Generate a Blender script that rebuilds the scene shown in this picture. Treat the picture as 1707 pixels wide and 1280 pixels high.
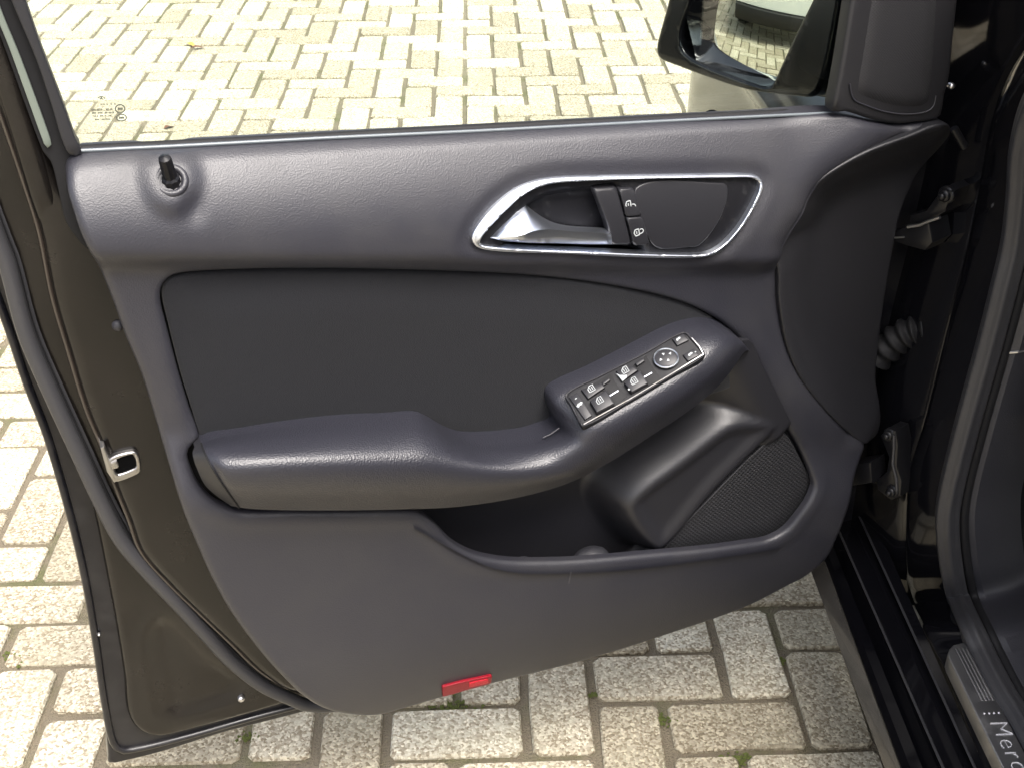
import bpy, math, random
import numpy as np
from mathutils import Vector, Matrix
from mathutils.geometry import delaunay_2d_cdt
random.seed(7); rng = np.random.default_rng(7)
S = bpy.context.scene
for o in list(bpy.data.objects): bpy.data.objects.remove(o)

# ------------------------------------------------------------------ camera
F_PX, PITCH, CAM_H, ROLL = 2096.4, .55383, 1.459, -.0045      # solved from the herringbone paving lattice
CP, SP = math.cos(PITCH), math.sin(PITCH); CR, SR = math.cos(ROLL), math.sin(ROLL)
CAM = np.array([0, 0, CAM_H])
RIGHT0, DOWN0, FWD = np.array([1., 0, 0]), np.array([0, -SP, -CP]), np.array([0, CP, -SP])
c_right = CR*RIGHT0 - SR*DOWN0; c_down = SR*RIGHT0 + CR*DOWN0
cd = bpy.data.cameras.new('camera'); cam = bpy.data.objects.new('camera', cd); S.collection.objects.link(cam)
cam.matrix_world = Matrix([[c_right[i], -c_down[i], -FWD[i], CAM[i]] for i in range(3)] + [[0, 0, 0, 1]])
cd.sensor_fit = 'HORIZONTAL'; cd.sensor_width = 36; cd.lens = 36*F_PX/1707; cd.clip_start = .02; cd.clip_end = 2000
S.camera = cam
# ------------------------------------------------------------------ light: bright overcast
SUN_EL, SUN_AZ = math.radians(62), math.radians(152)          # azimuth from +y towards +x
w = bpy.data.worlds.new('World'); S.world = w; w.use_nodes = True
nt = w.node_tree; nt.nodes.clear()
sky = nt.nodes.new('ShaderNodeTexSky'); sky.sky_type = 'NISHITA'; sky.sun_disc = False
sky.sun_elevation = SUN_EL; sky.sun_rotation = SUN_AZ
sky.air_density = 1.0; sky.dust_density = 8.0; sky.ozone_density = 1.0
hs = nt.nodes.new('ShaderNodeHueSaturation'); hs.inputs['Saturation'].default_value = .6
bg = nt.nodes.new('ShaderNodeBackground'); bg.inputs['Strength'].default_value = .15
wo = nt.nodes.new('ShaderNodeOutputWorld')
nt.links.new(sky.outputs[0], hs.inputs['Color']); nt.links.new(hs.outputs[0], bg.inputs[0]); nt.links.new(bg.outputs[0], wo.inputs[0])
sl = bpy.data.lights.new('sun', 'SUN'); sl.energy = 1.3; sl.angle = math.radians(28); sl.color = (1, .98, .95)
sun = bpy.data.objects.new('sun', sl); S.collection.objects.link(sun)
sd = Vector((math.sin(SUN_AZ)*math.cos(SUN_EL), math.cos(SUN_AZ)*math.cos(SUN_EL), math.sin(SUN_EL)))
sun.rotation_euler = sd.to_track_quat('Z', 'Y').to_euler(); sun.location = sd*20
S.view_settings.view_transform = 'Standard'; S.view_settings.look = 'None'
S.view_settings.exposure = 1.62; S.view_settings.gamma = 1; S.view_settings.use_curve_mapping = False

# ------------------------------------------------------------------ helpers: rays and frames
def ray(px, py):
    X, Y = px-853.5, py-640
    return FWD + (c_right*X + c_down*Y)/F_PX
def at_z(px, py, z):
    d = ray(px, py); return CAM + d*((z-CAM_H)/d[2])
def at_y(px, py, y):
    d = ray(px, py); return CAM + d*(y/d[1])
class Frame:
    def __init__(s, o, ex, ey, en):
        s.o = np.asarray(o, float); s.ex, s.ey, s.en = [np.asarray(v, float)/np.linalg.norm(v) for v in (ex, ey, en)]
    def p(s, x, y, z): return s.o + s.ex*x + s.ey*y + s.en*z
    def arr(s, xy, z):
        xy = np.asarray(xy); return s.o + xy[:, :1]*s.ex + xy[:, 1:2]*s.ey + np.asarray(z).reshape(-1, 1)*s.en
    def cast(s, px, py, z=0.):
        d = ray(px, py); t = ((s.o + s.en*z - CAM) @ s.en)/(d @ s.en); q = CAM + d*t - s.o
        return np.array([q @ s.ex, q @ s.ey])
    def surf(s, pts, h, it=6):
        """pixels -> frame xy on the surface z = h(xy)"""
        out = []
        for p in pts:
            z = 0.
            for _ in range(it):
                q = s.cast(p[0], p[1], z); z = float(h(q[None])[0])
            out.append(q)
        return np.array(out)
    def casts(s, pts, z=0.): return np.array([s.cast(p[0], p[1], p[2] if len(p) > 2 else z) for p in pts])
    def w(s, px, py, z): return s.p(*s.cast(px, py, z), z)

HINGE = np.array([.454, 1.382, 0.])                      # foot of the door plane at its front edge
DANG = math.radians(19.6)
D_U = np.array([-math.cos(DANG), -math.sin(DANG), 0]); D_N = np.array([math.sin(DANG), -math.cos(DANG), 0])
DOOR = Frame(HINGE, D_U, (0, 0, 1), D_N)                 # x: towards the rear edge of the door, y: up, z: towards the cabin

def cr(pts, sp, closed=True):
    """Catmull-Rom (centripetal-ish) through pts, resampled at spacing sp"""
    P = np.asarray(pts, float); n = len(P)
    if closed: Q = np.vstack([P[-1:], P, P[:2]]); m = n
    else: Q = np.vstack([2*P[0]-P[1], P, 2*P[-1]-P[-2]]); m = n-1
    out = []
    for i in range(m):
        p0, p1, p2, p3 = Q[i], Q[i+1], Q[i+2], Q[i+3]
        L = np.linalg.norm(p2-p1)+1e-9
        m1 = (p2-p0)/(np.linalg.norm(p2-p1)+np.linalg.norm(p1-p0)+1e-9)*L
        m2 = (p3-p1)/(np.linalg.norm(p3-p2)+np.linalg.norm(p2-p1)+1e-9)*L
        for t in np.linspace(0, 1, 12, endpoint=False):
            a = 2*t**3-3*t*t+1; b = t**3-2*t*t+t; c = -2*t**3+3*t*t; d = t**3-t*t
            out.append(a*p1+b*m1+c*p2+d*m2)
    if not closed: out.append(P[-1])
    return resample(np.array(out), sp, closed)
def resample(P, sp=None, closed=False, n=None):
    Q = np.vstack([P, P[:1]]) if closed else P
    seg = np.linalg.norm(np.diff(Q, axis=0), axis=1); s = np.concatenate([[0], np.cumsum(seg)])
    if n is None: n = max(3, int(round(s[-1]/sp)))+(0 if closed else 1)
    t = np.linspace(0, s[-1], n+1)[:-1] if closed else np.linspace(0, s[-1], n)
    return np.stack([np.interp(t, s, Q[:, k]) for k in range(Q.shape[1])], 1)
def curve3(pts, n=40): return resample(cr(pts, .01, False), n=n)

def sstep(x, a=0., b=1.):
    t = np.clip((x-a)/(b-a), 0, 1); return t*t*(3-2*t)
def inside(P, poly):
    x, y = P[:, 0][:, None], P[:, 1][:, None]; a, b = poly, np.roll(poly, -1, 0)
    c = (a[:, 1] > y) != (b[:, 1] > y)
    dy = b[:, 1]-a[:, 1]; dy = np.where(abs(dy) < 1e-12, 1e-12, dy)
    return (np.sum(c & (x < (b[:, 0]-a[:, 0])*(y-a[:, 1])/dy+a[:, 0]), 1) % 2) == 1
def dist(P, poly, closed=True):
    a = poly if closed else poly[:-1]; b = np.roll(poly, -1, 0) if closed else poly[1:]
    ab = b-a; L = (ab**2).sum(1)+1e-15; out = np.full(len(P), 1e9)
    for k in range(0, len(P), 3000):
        ap = P[k:k+3000, None]-a[None]; t = np.clip((ap*ab).sum(2)/L, 0, 1)
        out[k:k+3000] = np.sqrt(((ap-t[..., None]*ab)**2).sum(2).min(1))
    return out
def sdist(P, poly): return dist(P, poly)*np.where(inside(P, poly), 1, -1)
def rnd(d, r):
    t = np.clip(d/r, 0, 1); return r*(np.sqrt(np.clip(1-(1-t)**2, 0, 1))-1)

# ------------------------------------------------------------------ helpers: objects
COL = S.collection; WLOC = {}
def tag(o, label=None, cat=None, group=None, kind=None):
    for k, v in (('label', label), ('category', cat), ('group', group), ('kind', kind)):
        if v: o[k] = v
    return o
def empty(name, loc):
    o = bpy.data.objects.new(name, None); COL.objects.link(o); o.location = loc; o.empty_display_size = .1
    WLOC[o] = np.asarray(loc, float); return o
def mesh(name, V, Fc, mat, parent=None, sharp=40, flip=False):
    V = np.asarray(V, float); c = (V.max(0)+V.min(0))/2
    me = bpy.data.meshes.new(name)
    if flip: Fc = [tuple(f)[::-1] for f in Fc]
    me.from_pydata((V-c).tolist(), [], [tuple(int(i) for i in f) for f in Fc]); me.update()
    if sharp:
        me.polygons.foreach_set('use_smooth', [True]*len(me.polygons)); me.set_sharp_from_angle(angle=math.radians(sharp))
    if mat is not None: me.materials.append(mat)
    o = bpy.data.objects.new(name, me); COL.objects.link(o)
    if parent is not None:
        o.parent = parent; o.location = c-WLOC[parent]
    else: o.location = c
    WLOC[o] = c; return o
def sheet(name, fr, outline, h, sp, mat, parent, r=0., back=.004, holes=(), hr=None, sharp=40, extra=None, hback=None):
    """relief z = h(xy) over an outline with holes; edges rolled over with radius r (holes: hr), skirt of depth back behind"""
    hr = hr if hr is not None else [r]*len(holes)
    loops = [np.asarray(outline)]+[np.asarray(q) for q in holes]; radii = [r]+list(hr)
    pts, edges = [], []
    for L in loops:
        k = len(pts); pts += list(L); edges += [(k+i, k+(i+1) % len(L)) for i in range(len(L))]
    B = np.array(pts); cand = []
    for L, rr in zip(loops, radii):
        if rr <= 0: continue
        tn = np.roll(L, -1, 0)-np.roll(L, 1, 0); tn /= np.linalg.norm(tn, axis=1)[:, None]+1e-12
        nr = np.stack([-tn[:, 1], tn[:, 0]], 1)
        for sgn in (1, -1):
            for k in (.04, .13, .29, .5, .75, 1.0):
                q = L+sgn*nr*rr*k; d = dist(q, L); cand.append(q[d > rr*k*.93])
    lo, hi = loops[0].min(0), loops[0].max(0)
    gx, gy = np.meshgrid(np.arange(lo[0], hi[0], sp), np.arange(lo[1], hi[1], sp*.866))
    gx = gx+(np.arange(gx.shape[0]) % 2)[:, None]*sp*.5
    G = np.stack([gx.ravel(), gy.ravel()], 1)
    def ok(P):
        m = inside(P, loops[0])
        for L in loops[1:]: m &= ~inside(P, L)
        return m
    G = G[ok(G)]
    if len(G):
        dd = np.min([dist(G, L)-max(rr*1.02, sp*.45) for L, rr in zip(loops, radii)], axis=0); G = G[dd > 0]
    C_ = np.vstack(cand) if cand else np.zeros((0, 2))
    if len(C_): C_ = C_[ok(C_)]
    if extra is not None and len(extra): C_ = np.vstack([C_, extra[ok(extra)]])
    A = np.vstack([B, C_, G])
    res = delaunay_2d_cdt([Vector(p) for p in A.tolist()], edges, [], 0, 1e-7)
    P = np.array([tuple(v) for v in res[0]]); T = np.array([f for f in res[2] if len(f) == 3])
    T = T[ok(P[T].mean(1))]
    used = np.unique(T); mp = -np.ones(len(P), int); mp[used] = np.arange(len(used)); P = P[used]; T = mp[T]
    z = np.array(h(P), float)
    for L, rr in zip(loops, radii):
        if rr > 0: z = z+rnd(dist(P, L), rr)
    a, b, c = P[T[:, 0]], P[T[:, 1]], P[T[:, 2]]
    area = (b[:, 0]-a[:, 0])*(c[:, 1]-a[:, 1])-(b[:, 1]-a[:, 1])*(c[:, 0]-a[:, 0])
    T = T[abs(area) > 1e-13]; area = area[abs(area) > 1e-13]
    hand = np.dot(np.cross(fr.ex, fr.ey), fr.en)
    fl = area*hand < 0; T[fl] = T[fl][:, ::-1]
    V = fr.arr(P, z); Fc = [tuple(t) for t in T]
    if back:
        cnt = {}
        for t in T:
            for i in range(3):
                e = (int(t[i]), int(t[(i+1) % 3])); cnt[e] = 1
        bd = [e for e in cnt if (e[1], e[0]) not in cnt]
        ids = sorted({i for e in bd for i in e}); nb = {v: len(V)+k for k, v in enumerate(ids)}
        bk = np.full(len(ids), back)
        if hback is not None and len(loops) > 1: bk[np.min([dist(P[ids], L) for L in loops[1:]], axis=0) < 1e-5] = hback
        V = np.vstack([V, fr.arr(P[ids], z[ids]-bk)])
        Fc += [(a_, nb[a_], nb[b_], b_) for a_, b_ in bd]
    return mesh(name, V, Fc, mat, parent, sharp)
def loft(name, curves, mat, parent, flip=False, sharp=35, closed=False):
    n = len(curves[0]); V = np.vstack(curves); Fc = []
    m = len(curves)
    for i in range(m if closed else m-1):
        j = (i+1) % m
        for k in range(n-1): Fc.append((i*n+k, i*n+k+1, j*n+k+1, j*n+k))
    return mesh(name, V, Fc, mat, parent, sharp, flip)
def tube_geo(path, rad, seg=10, flat=1., up=None, cap=True):
    P = np.asarray(path, float); n = len(P); rad = np.broadcast_to(np.asarray(rad, float), (n,))
    t = np.gradient(P, axis=0); t /= np.linalg.norm(t, axis=1)[:, None]+1e-12
    u = np.asarray(up if up is not None else (0.31, .2, .93), float); V = []
    a = np.cross(t[0], u); a /= np.linalg.norm(a)
    for i in range(n):
        if up is not None: a = np.cross(t[i], u)
        a = a-t[i]*(a@t[i]); a /= np.linalg.norm(a)+1e-12; b = np.cross(t[i], a)
        for k in range(seg):
            th = 2*math.pi*k/seg; V.append(P[i]+rad[i]*(a*math.cos(th)+b*math.sin(th)*flat))
    Fc = [(i*seg+k, (i+1)*seg+k, (i+1)*seg+(k+1) % seg, i*seg+(k+1) % seg) for i in range(n-1) for k in range(seg)]
    Fc = [f[::-1] for f in Fc]
    if cap: Fc += [tuple(range(seg)), tuple(range((n-1)*seg, n*seg))[::-1]]
    return np.array(V), Fc
def tube(name, path, rad, mat, parent, seg=10, flat=1., up=None):
    V, Fc = tube_geo(path, rad, seg, flat, up); return mesh(name, V, Fc, mat, parent, 50)
def join_geo(parts):
    V, Fc, k = [], [], 0
    for v, f in parts:
        V.append(v); Fc += [tuple(i+k for i in q) for q in f]; k += len(v)
    return np.vstack(V), Fc
def prism_geo(fr, poly, z0, z1, bev=0.):
    """closed solid over a polygon in frame xy from z0 to z1 with a bevelled top"""
    P = np.asarray(poly, float); c = P.mean(0); n = len(P)
    ar = np.sum(P[:, 0]*np.roll(P[:, 1], -1)-np.roll(P[:, 0], -1)*P[:, 1])
    if ar < 0: P = P[::-1]
    def inset(b):
        tn = np.roll(P, -1, 0)-P; tn /= np.linalg.norm(tn, axis=1)[:, None]; nr = np.stack([-tn[:, 1], tn[:, 0]], 1)
        pr = np.roll(nr, 1, 0); m = (nr+pr)/(1+(nr*pr).sum(1))[:, None]; return P+m*b
    rings = [(P, z0), (P, z1)] if bev <= 0 else [(P, z0), (P, z1-bev), (inset(bev*.3), z1-bev*.3), (inset(bev), z1)]
    V = np.vstack([fr.arr(q, np.full(n, z)) for q, z in rings]); Fc = []
    for i in range(len(rings)-1):
        for k in range(n): Fc.append((i*n+k, i*n+(k+1) % n, (i+1)*n+(k+1) % n, (i+1)*n+k))
    Fc += [tuple(range((len(rings)-1)*n, len(rings)*n)), tuple(range(n))[::-1]]
    if np.dot(np.cross(fr.ex, fr.ey), fr.en) < 0: Fc = [f[::-1] for f in Fc]
    return V, Fc
def prism(name, fr, poly, z0, z1, mat, parent, bev=0., sharp=30):
    V, Fc = prism_geo(fr, poly, z0, z1, bev); return mesh(name, V, Fc, mat, parent, sharp)
def rrect(x0, y0, x1, y1, r, k=4):
    out = []
    for cx, cy, a0 in ((x1-r, y1-r, 0), (x0+r, y1-r, 90), (x0+r, y0+r, 180), (x1-r, y0+r, 270)):
        for i in range(k+1):
            a = math.radians(a0+90*i/k); out.append((cx+r*math.cos(a), cy+r*math.sin(a)))
    return np.array(out)
def ribbon_geo(fr, pts, wd, z):
    P = np.asarray(pts, float); t = np.gradient(P, axis=0); t /= np.linalg.norm(t, axis=1)[:, None]+1e-12
    n = np.stack([-t[:, 1], t[:, 0]], 1)*wd/2; k = len(P)
    V = np.vstack([fr.arr(P+n, np.full(k, z)), fr.arr(P-n, np.full(k, z)), fr.arr(P+n, np.full(k, z-.0004)), fr.arr(P-n, np.full(k, z-.0004))])
    Fc = [(i, i+1, k+i+1, k+i) for i in range(k-1)] + [(i, 2*k+i, 2*k+i+1, i+1) for i in range(k-1)] + [(k+i, k+i+1, 3*k+i+1, 3*k+i) for i in range(k-1)]
    return V, Fc
def arc(cx, cy, r, a0, a1, n=10, ry=None):
    a = np.radians(np.linspace(a0, a1, n)); return np.stack([cx+r*np.cos(a), cy+(ry or r)*np.sin(a)], 1)

# ------------------------------------------------------------------ materials
def mat(name, col, rough=.5, metal=0., coat=0., spec=.5, bump=None, dust=None, rvar=None, sheen=0.):
    m = bpy.data.materials.new(name); m.use_nodes = True; t = m.node_tree; b = t.nodes['Principled BSDF']
    b.inputs['Base Color'].default_value = (*col, 1); b.inputs['Roughness'].default_value = rough
    b.inputs['Metallic'].default_value = metal; b.inputs['Coat Weight'].default_value = coat
    b.inputs['Coat Roughness'].default_value = .04; b.inputs['Specular IOR Level'].default_value = spec
    if sheen: b.inputs['Sheen Weight'].default_value = sheen; b.inputs['Sheen Roughness'].default_value = .5
    g = t.nodes.new('ShaderNodeNewGeometry')
    if bump:                                                     # (kind, scale, distance) ...
        prev = None
        for kind, sc, ds in bump:
            if kind == 'voronoi':
                x = t.nodes.new('ShaderNodeTexVoronoi'); x.inputs['Scale'].default_value = sc; out = x.outputs['Distance']
            else:
                x = t.nodes.new('ShaderNodeTexNoise'); x.inputs['Scale'].default_value = sc; x.inputs['Detail'].default_value = 3; out = x.outputs['Fac']
            t.links.new(g.outputs['Position'], x.inputs['Vector'])
            bp = t.nodes.new('ShaderNodeBump'); bp.inputs['Distance'].default_value = ds; bp.inputs['Strength'].default_value = 1
            t.links.new(out, bp.inputs['Height'])
            if prev: t.links.new(prev.outputs[0], bp.inputs['Normal'])
            prev = bp
        t.links.new(prev.outputs[0], b.inputs['Normal'])
    if dust:                                                     # (colour, scale, lo, hi, amount)
        c2, sc, lo, hi, am = dust
        x = t.nodes.new('ShaderNodeTexNoise'); x.inputs['Scale'].default_value = sc; x.inputs['Detail'].default_value = 6; x.inputs['Roughness'].default_value = .65
        t.links.new(g.outputs['Position'], x.inputs['Vector'])
        mr = t.nodes.new('ShaderNodeMapRange'); mr.inputs[1].default_value = lo; mr.inputs[2].default_value = hi; mr.inputs[4].default_value = am
        t.links.new(x.outputs['Fac'], mr.inputs[0])
        mx = t.nodes.new('ShaderNodeMix'); mx.data_type = 'RGBA'
        mx.inputs['A'].default_value = (*col, 1); mx.inputs['B'].default_value = (*c2, 1)
        t.links.new(mr.outputs[0], mx.inputs['Factor']); t.links.new(mx.outputs['Result'], b.inputs['Base Color'])
        if rvar:
            r2 = t.nodes.new('ShaderNodeMapRange'); r2.inputs[1].default_value = lo; r2.inputs[2].default_value = hi
            r2.inputs[3].default_value = rough; r2.inputs[4].default_value = rvar
            t.links.new(x.outputs['Fac'], r2.inputs[0]); t.links.new(r2.outputs[0], b.inputs['Roughness'])
    return m
M = {}
GRAIN = [('voronoi', 620, .00018), ('noise', 1500, .00009)]
M['plastic'] = mat('grained_plastic', (.0185, .0185, .0242), .41, bump=GRAIN, dust=((.0255, .025, .028), 9, .45, .75, .8), rvar=.5)
M['leather'] = mat('armrest_leatherette', (.0165, .0168, .0225), .34, bump=[('voronoi', 560, .0003), ('noise', 1100, .00014)])
M['fabric'] = mat('door_fabric', (.0056, .0060, .0080), .85, spec=.2, bump=[('voronoi', 1100, .0004), ('noise', 60, .0002)], sheen=.1)
M['flank'] = mat('smooth_dark_plastic', (.0105, .0104, .0128), .5, bump=[('noise', 900, .0002)])
M['pocket'] = mat('shaded_pocket_plastic', (.0125, .0124, .0152), .40, bump=[('noise', 1200, .00025)])  # trim plastic made darker: the pocket's shade is put into the colour
M['black_gloss'] = mat('black_car_paint', (.005, .005, .006), .12, coat=1., dust=((.03, .028, .026), 25, .6, .9, .2), rvar=.22)
M['shell'] = mat('door_edge_paint', (.0045, .0038, .0034), .2, spec=.42, dust=((.026, .020, .016), 14, .4, .85, .2), rvar=.36)
M['jamb'] = mat('jamb_paint', (.003, .003, .004), .09, spec=.42, dust=((.02, .018, .016), 30, .6, .9, .2), rvar=.2)
M['fender'] = mat('fender_paint', (.004, .004, .005), .16, spec=.42)
M['slot_shade'] = mat('painted_slot_shade', (.0012, .0012, .0013), .9, spec=.05)  # near-black colour standing in for shade inside the latch
M['edge_highlight'] = mat('edge_highlight_paint', (.022, .017, .014), .22, coat=.6)  # highlight colour, lighter and browner than the plate paint
M['seal_soft'] = mat('door_seal_rubber', (.026, .026, .029), .5, bump=[('noise', 500, .0003)], dust=((.038, .037, .037), 12, .5, .8, .4))
M['flange'] = mat('door_flange_paint', (.005, .005, .007), .28, spec=.4, dust=((.05, .048, .046), 20, .45, .8, .3), rvar=.5)
M['rubber'] = mat('weather_seal_rubber', (.022, .022, .025), .5, bump=[('noise', 500, .0003)], dust=((.04, .039, .038), 12, .5, .8, .4))
M['dark_rubber'] = mat('black_rubber', (.007, .007, .008), .65, spec=.25)
M['chrome'] = mat('satin_chrome', (.70, .74, .82), .30, metal=1., bump=[('noise', 1500, .00005)])
M['steel'] = mat('zinc_steel', (.36, .355, .35), .34, metal=1., dust=((.25, .22, .18), 60, .5, .7, .6))
M['piano'] = mat('switch_black', (.005, .005, .0065), .4, spec=.22, dust=((.05, .05, .05), 90, .55, .8, .4))
M['button'] = mat('button_black', (.012, .012, .0145), .4, spec=.3)
M['icon'] = mat('white_symbol_paint', (.34, .36, .37), .5)
M['red'] = mat('red_reflector', (.17, .003, .010), .4, spec=.3, bump=[('voronoi', 500, .0004)])
M['red_lit'] = mat('red_reflector_lit', (.36, .006, .018), .35, spec=.3, bump=[('voronoi', 700, .0006)])  # brighter copy of the reflector red, for its lit patch
M['silver'] = mat('brushed_aluminium', (.55, .55, .56), .32, metal=1., bump=[('noise', 400, .0001)], dust=((.3, .28, .26), 40, .5, .75, .5), rvar=.5)
M['letter'] = mat('milky_letter_plastic', (.5, .5, .52), .35)
M['mirror'] = mat('mirror_silver', (.56, .58, .52), .0, metal=1.)
M['interior'] = mat('cabin_trim', (.020, .020, .025), .55, bump=GRAIN)
M['carpet'] = mat('cabin_carpet', (.012, .012, .013), .95, bump=[('noise', 800, .002)])
M['tyre'] = mat('tyre_rubber', (.02, .02, .02), .75, bump=[('noise', 200, .002)])
M['alloy'] = mat('alloy_rim', (.45, .45, .46), .3, metal=1.)
M['white_paint'] = mat('pale_car_paint', (.72, .74, .70), .25, coat=1.)
M['bumper'] = mat('black_bumper_plastic', (.008, .008, .009), .55, bump=[('noise', 700, .0004)])
M['bead'] = mat('blue_grey_trim', (.10, .115, .125), .3)
M['slot'] = mat('glass_run_edge', (.12, .14, .12), .3)
def glass_mat(name, tint, ior=1.5):
    m = bpy.data.materials.new(name); m.use_nodes = True; t = m.node_tree; t.nodes.clear()
    tr = t.nodes.new('ShaderNodeBsdfTransparent'); tr.inputs[0].default_value = (*tint, 1)
    gl = t.nodes.new('ShaderNodeBsdfGlossy'); gl.inputs['Roughness'].default_value = .0
    fr = t.nodes.new('ShaderNodeFresnel'); fr.inputs[0].default_value = ior
    mx = t.nodes.new('ShaderNodeMixShader'); o = t.nodes.new('ShaderNodeOutputMaterial')
    t.links.new(fr.outputs[0], mx.inputs[0]); t.links.new(tr.outputs[0], mx.inputs[1]); t.links.new(gl.outputs[0], mx.inputs[2]); t.links.new(mx.outputs[0], o.inputs[0])
    return m
M['glass'] = glass_mat('window_glass', (.93, .975, .955))
def grille_mat(name, scale, a, b, depth):
    """perforated mesh: hexagon-packed dimples in door coordinates"""
    m = mat(name, a, .5); t = m.node_tree; bs = t.nodes['Principled BSDF']
    g = t.nodes.new('ShaderNodeNewGeometry'); outs = []
    for vec in ((D_U+np.array([0, 0, 1]))*scale*.7071, (D_U-np.array([0, 0, 1]))*scale*.7071):
        d = t.nodes.new('ShaderNodeVectorMath'); d.operation = 'DOT_PRODUCT'; d.inputs[1].default_value = vec
        t.links.new(g.outputs['Position'], d.inputs[0]); outs.append(d.outputs['Value'])
    def cosn(s):
        k = t.nodes.new('ShaderNodeMath'); k.operation = 'MULTIPLY'; k.inputs[1].default_value = 2*math.pi; t.links.new(s, k.inputs[0])
        c = t.nodes.new('ShaderNodeMath'); c.operation = 'COSINE'; t.links.new(k.outputs[0], c.inputs[0]); return c.outputs[0]
    p = t.nodes.new('ShaderNodeMath'); p.operation = 'MULTIPLY'
    hf = []
    for s in outs:
        q = t.nodes.new('ShaderNodeMath'); q.operation = 'MULTIPLY'; q.inputs[1].default_value = .5; t.links.new(s, q.inputs[0]); hf.append(cosn(q.outputs[0]))
    t.links.new(hf[0], p.inputs[0]); t.links.new(hf[1], p.inputs[1])
    ab = t.nodes.new('ShaderNodeMath'); ab.operation = 'ABSOLUTE'; t.links.new(p.outputs[0], ab.inputs[0])
    mr = t.nodes.new('ShaderNodeMapRange'); mr.inputs[1].default_value = .35; mr.inputs[2].default_value = .6
    t.links.new(ab.outputs[0], mr.inputs[0])
    mx = t.nodes.new('ShaderNodeMix'); mx.data_type = 'RGBA'; mx.inputs['A'].default_value = (*a, 1); mx.inputs['B'].default_value = (*b, 1)
    t.links.new(mr.outputs[0], mx.inputs['Factor']); t.links.new(mx.outputs['Result'], bs.inputs['Base Color'])
    bp = t.nodes.new('ShaderNodeBump'); bp.invert = True; bp.inputs['Distance'].default_value = depth; t.links.new(mr.outputs[0], bp.inputs['Height']); t.links.new(bp.outputs[0], bs.inputs['Normal'])
    return m
M['grille'] = grille_mat('speaker_mesh', 235, (.020, .020, .023), (.004, .004, .005), .0008)
M['tweeter'] = grille_mat('tweeter_mesh', 420, (.010, .0098, .0118), (.004, .004, .005), .0004)

# ------------------------------------------------------------------ pavement
def paver_material():
    m = bpy.data.materials.new('washed_concrete_paver'); m.use_nodes = True; t = m.node_tree; b = t.nodes['Principled BSDF']
    g = t.nodes.new('ShaderNodeNewGeometry'); oi = t.nodes.new('ShaderNodeObjectInfo')
    ad = t.nodes.new('ShaderNodeMath'); ad.operation = 'ADD'; t.links.new(g.outputs['Random Per Island'], ad.inputs[0]); t.links.new(oi.outputs['Random'], ad.inputs[1])
    fr = t.nodes.new('ShaderNodeMath'); fr.operation = 'FRACT'; t.links.new(ad.outputs[0], fr.inputs[0])
    tone = t.nodes.new('ShaderNodeValToRGB'); e = tone.color_ramp.elements
    e[0].position = 0; e[0].color = (.285, .26, .20, 1); e[1].position = 1; e[1].color = (.46, .44, .37, 1)
    k = tone.color_ramp.elements.new(.5); k.color = (.375, .348, .28, 1)
    t.links.new(fr.outputs[0], tone.inputs[0])
    vo = t.nodes.new('ShaderNodeTexVoronoi'); vo.inputs['Scale'].default_value = 270; vo.inputs['Randomness'].default_value = 1
    t.links.new(g.outputs['Position'], vo.inputs['Vector'])
    bw = t.nodes.new('ShaderNodeSeparateColor'); t.links.new(vo.outputs['Color'], bw.inputs[0])
    peb = t.nodes.new('ShaderNodeValToRGB'); e = peb.color_ramp.elements
    e[0].position = 0; e[0].color = (.40, .33, .24, 1); e[1].position = 1; e[1].color = (1.6, 1.55, 1.42, 1)
    for ps, c in ((.25, (.62, .55, .45)), (.5, (.92, .88, .80)), (.8, (1.15, 1.12, 1.04))):
        k = peb.color_ramp.elements.new(ps); k.color = (*c, 1)
    t.links.new(bw.outputs[0], peb.inputs[0])
    mul = t.nodes.new('ShaderNodeMix'); mul.data_type = 'RGBA'; mul.blend_type = 'MULTIPLY'; mul.inputs['Factor'].default_value = .9
    t.links.new(tone.outputs[0], mul.inputs['A']); t.links.new(peb.outputs[0], mul.inputs['B'])
    st = t.nodes.new('ShaderNodeTexNoise'); st.inputs['Scale'].default_value = 7; st.inputs['Detail'].default_value = 5
    t.links.new(g.outputs['Position'], st.inputs['Vector'])
    mr = t.nodes.new('ShaderNodeMapRange'); mr.inputs[1].default_value = .48; mr.inputs[2].default_value = .75; mr.inputs[4].default_value = .45
    t.links.new(st.outputs['Fac'], mr.inputs[0])
    mx = t.nodes.new('ShaderNodeMix'); mx.data_type = 'RGBA'; mx.inputs['B'].default_value = (.27, .25, .17, 1)
    t.links.new(mr.outputs[0], mx.inputs['Factor']); t.links.new(mul.outputs['Result'], mx.inputs['A'])
    t.links.new(mx.outputs['Result'], b.inputs['Base Color']); b.inputs['Roughness'].default_value = .85
    n1 = t.nodes.new('ShaderNodeTexNoise'); n1.inputs['Scale'].default_value = 90; n1.inputs['Detail'].default_value = 4
    t.links.new(g.outputs['Position'], n1.inputs['Vector'])
    b1 = t.nodes.new('ShaderNodeBump'); b1.inputs['Distance'].default_value = .0022; t.links.new(n1.outputs['Fac'], b1.inputs['Height'])
    b2 = t.nodes.new('ShaderNodeBump'); b2.inputs['Distance'].default_value = .0008; b2.invert = True; t.links.new(vo.outputs['Distance'], b2.inputs['Height'])
    t.links.new(b1.outputs[0], b2.inputs['Normal']); t.links.new(b2.outputs[0], b.inputs['Normal'])
    return m
M['paver'] = paver_material()
M['sand'] = mat('joint_sand', (.15, .125, .085), .95, bump=[('noise', 260, .006)], dust=((.09, .095, .035), 5, .5, .64, .8))
M['far_ground'] = mat('distant_paving', (.36, .34, .28), .9, bump=[('noise', 60, .004)], dust=((.22, .2, .15), 3, .4, .7, .8))
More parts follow.
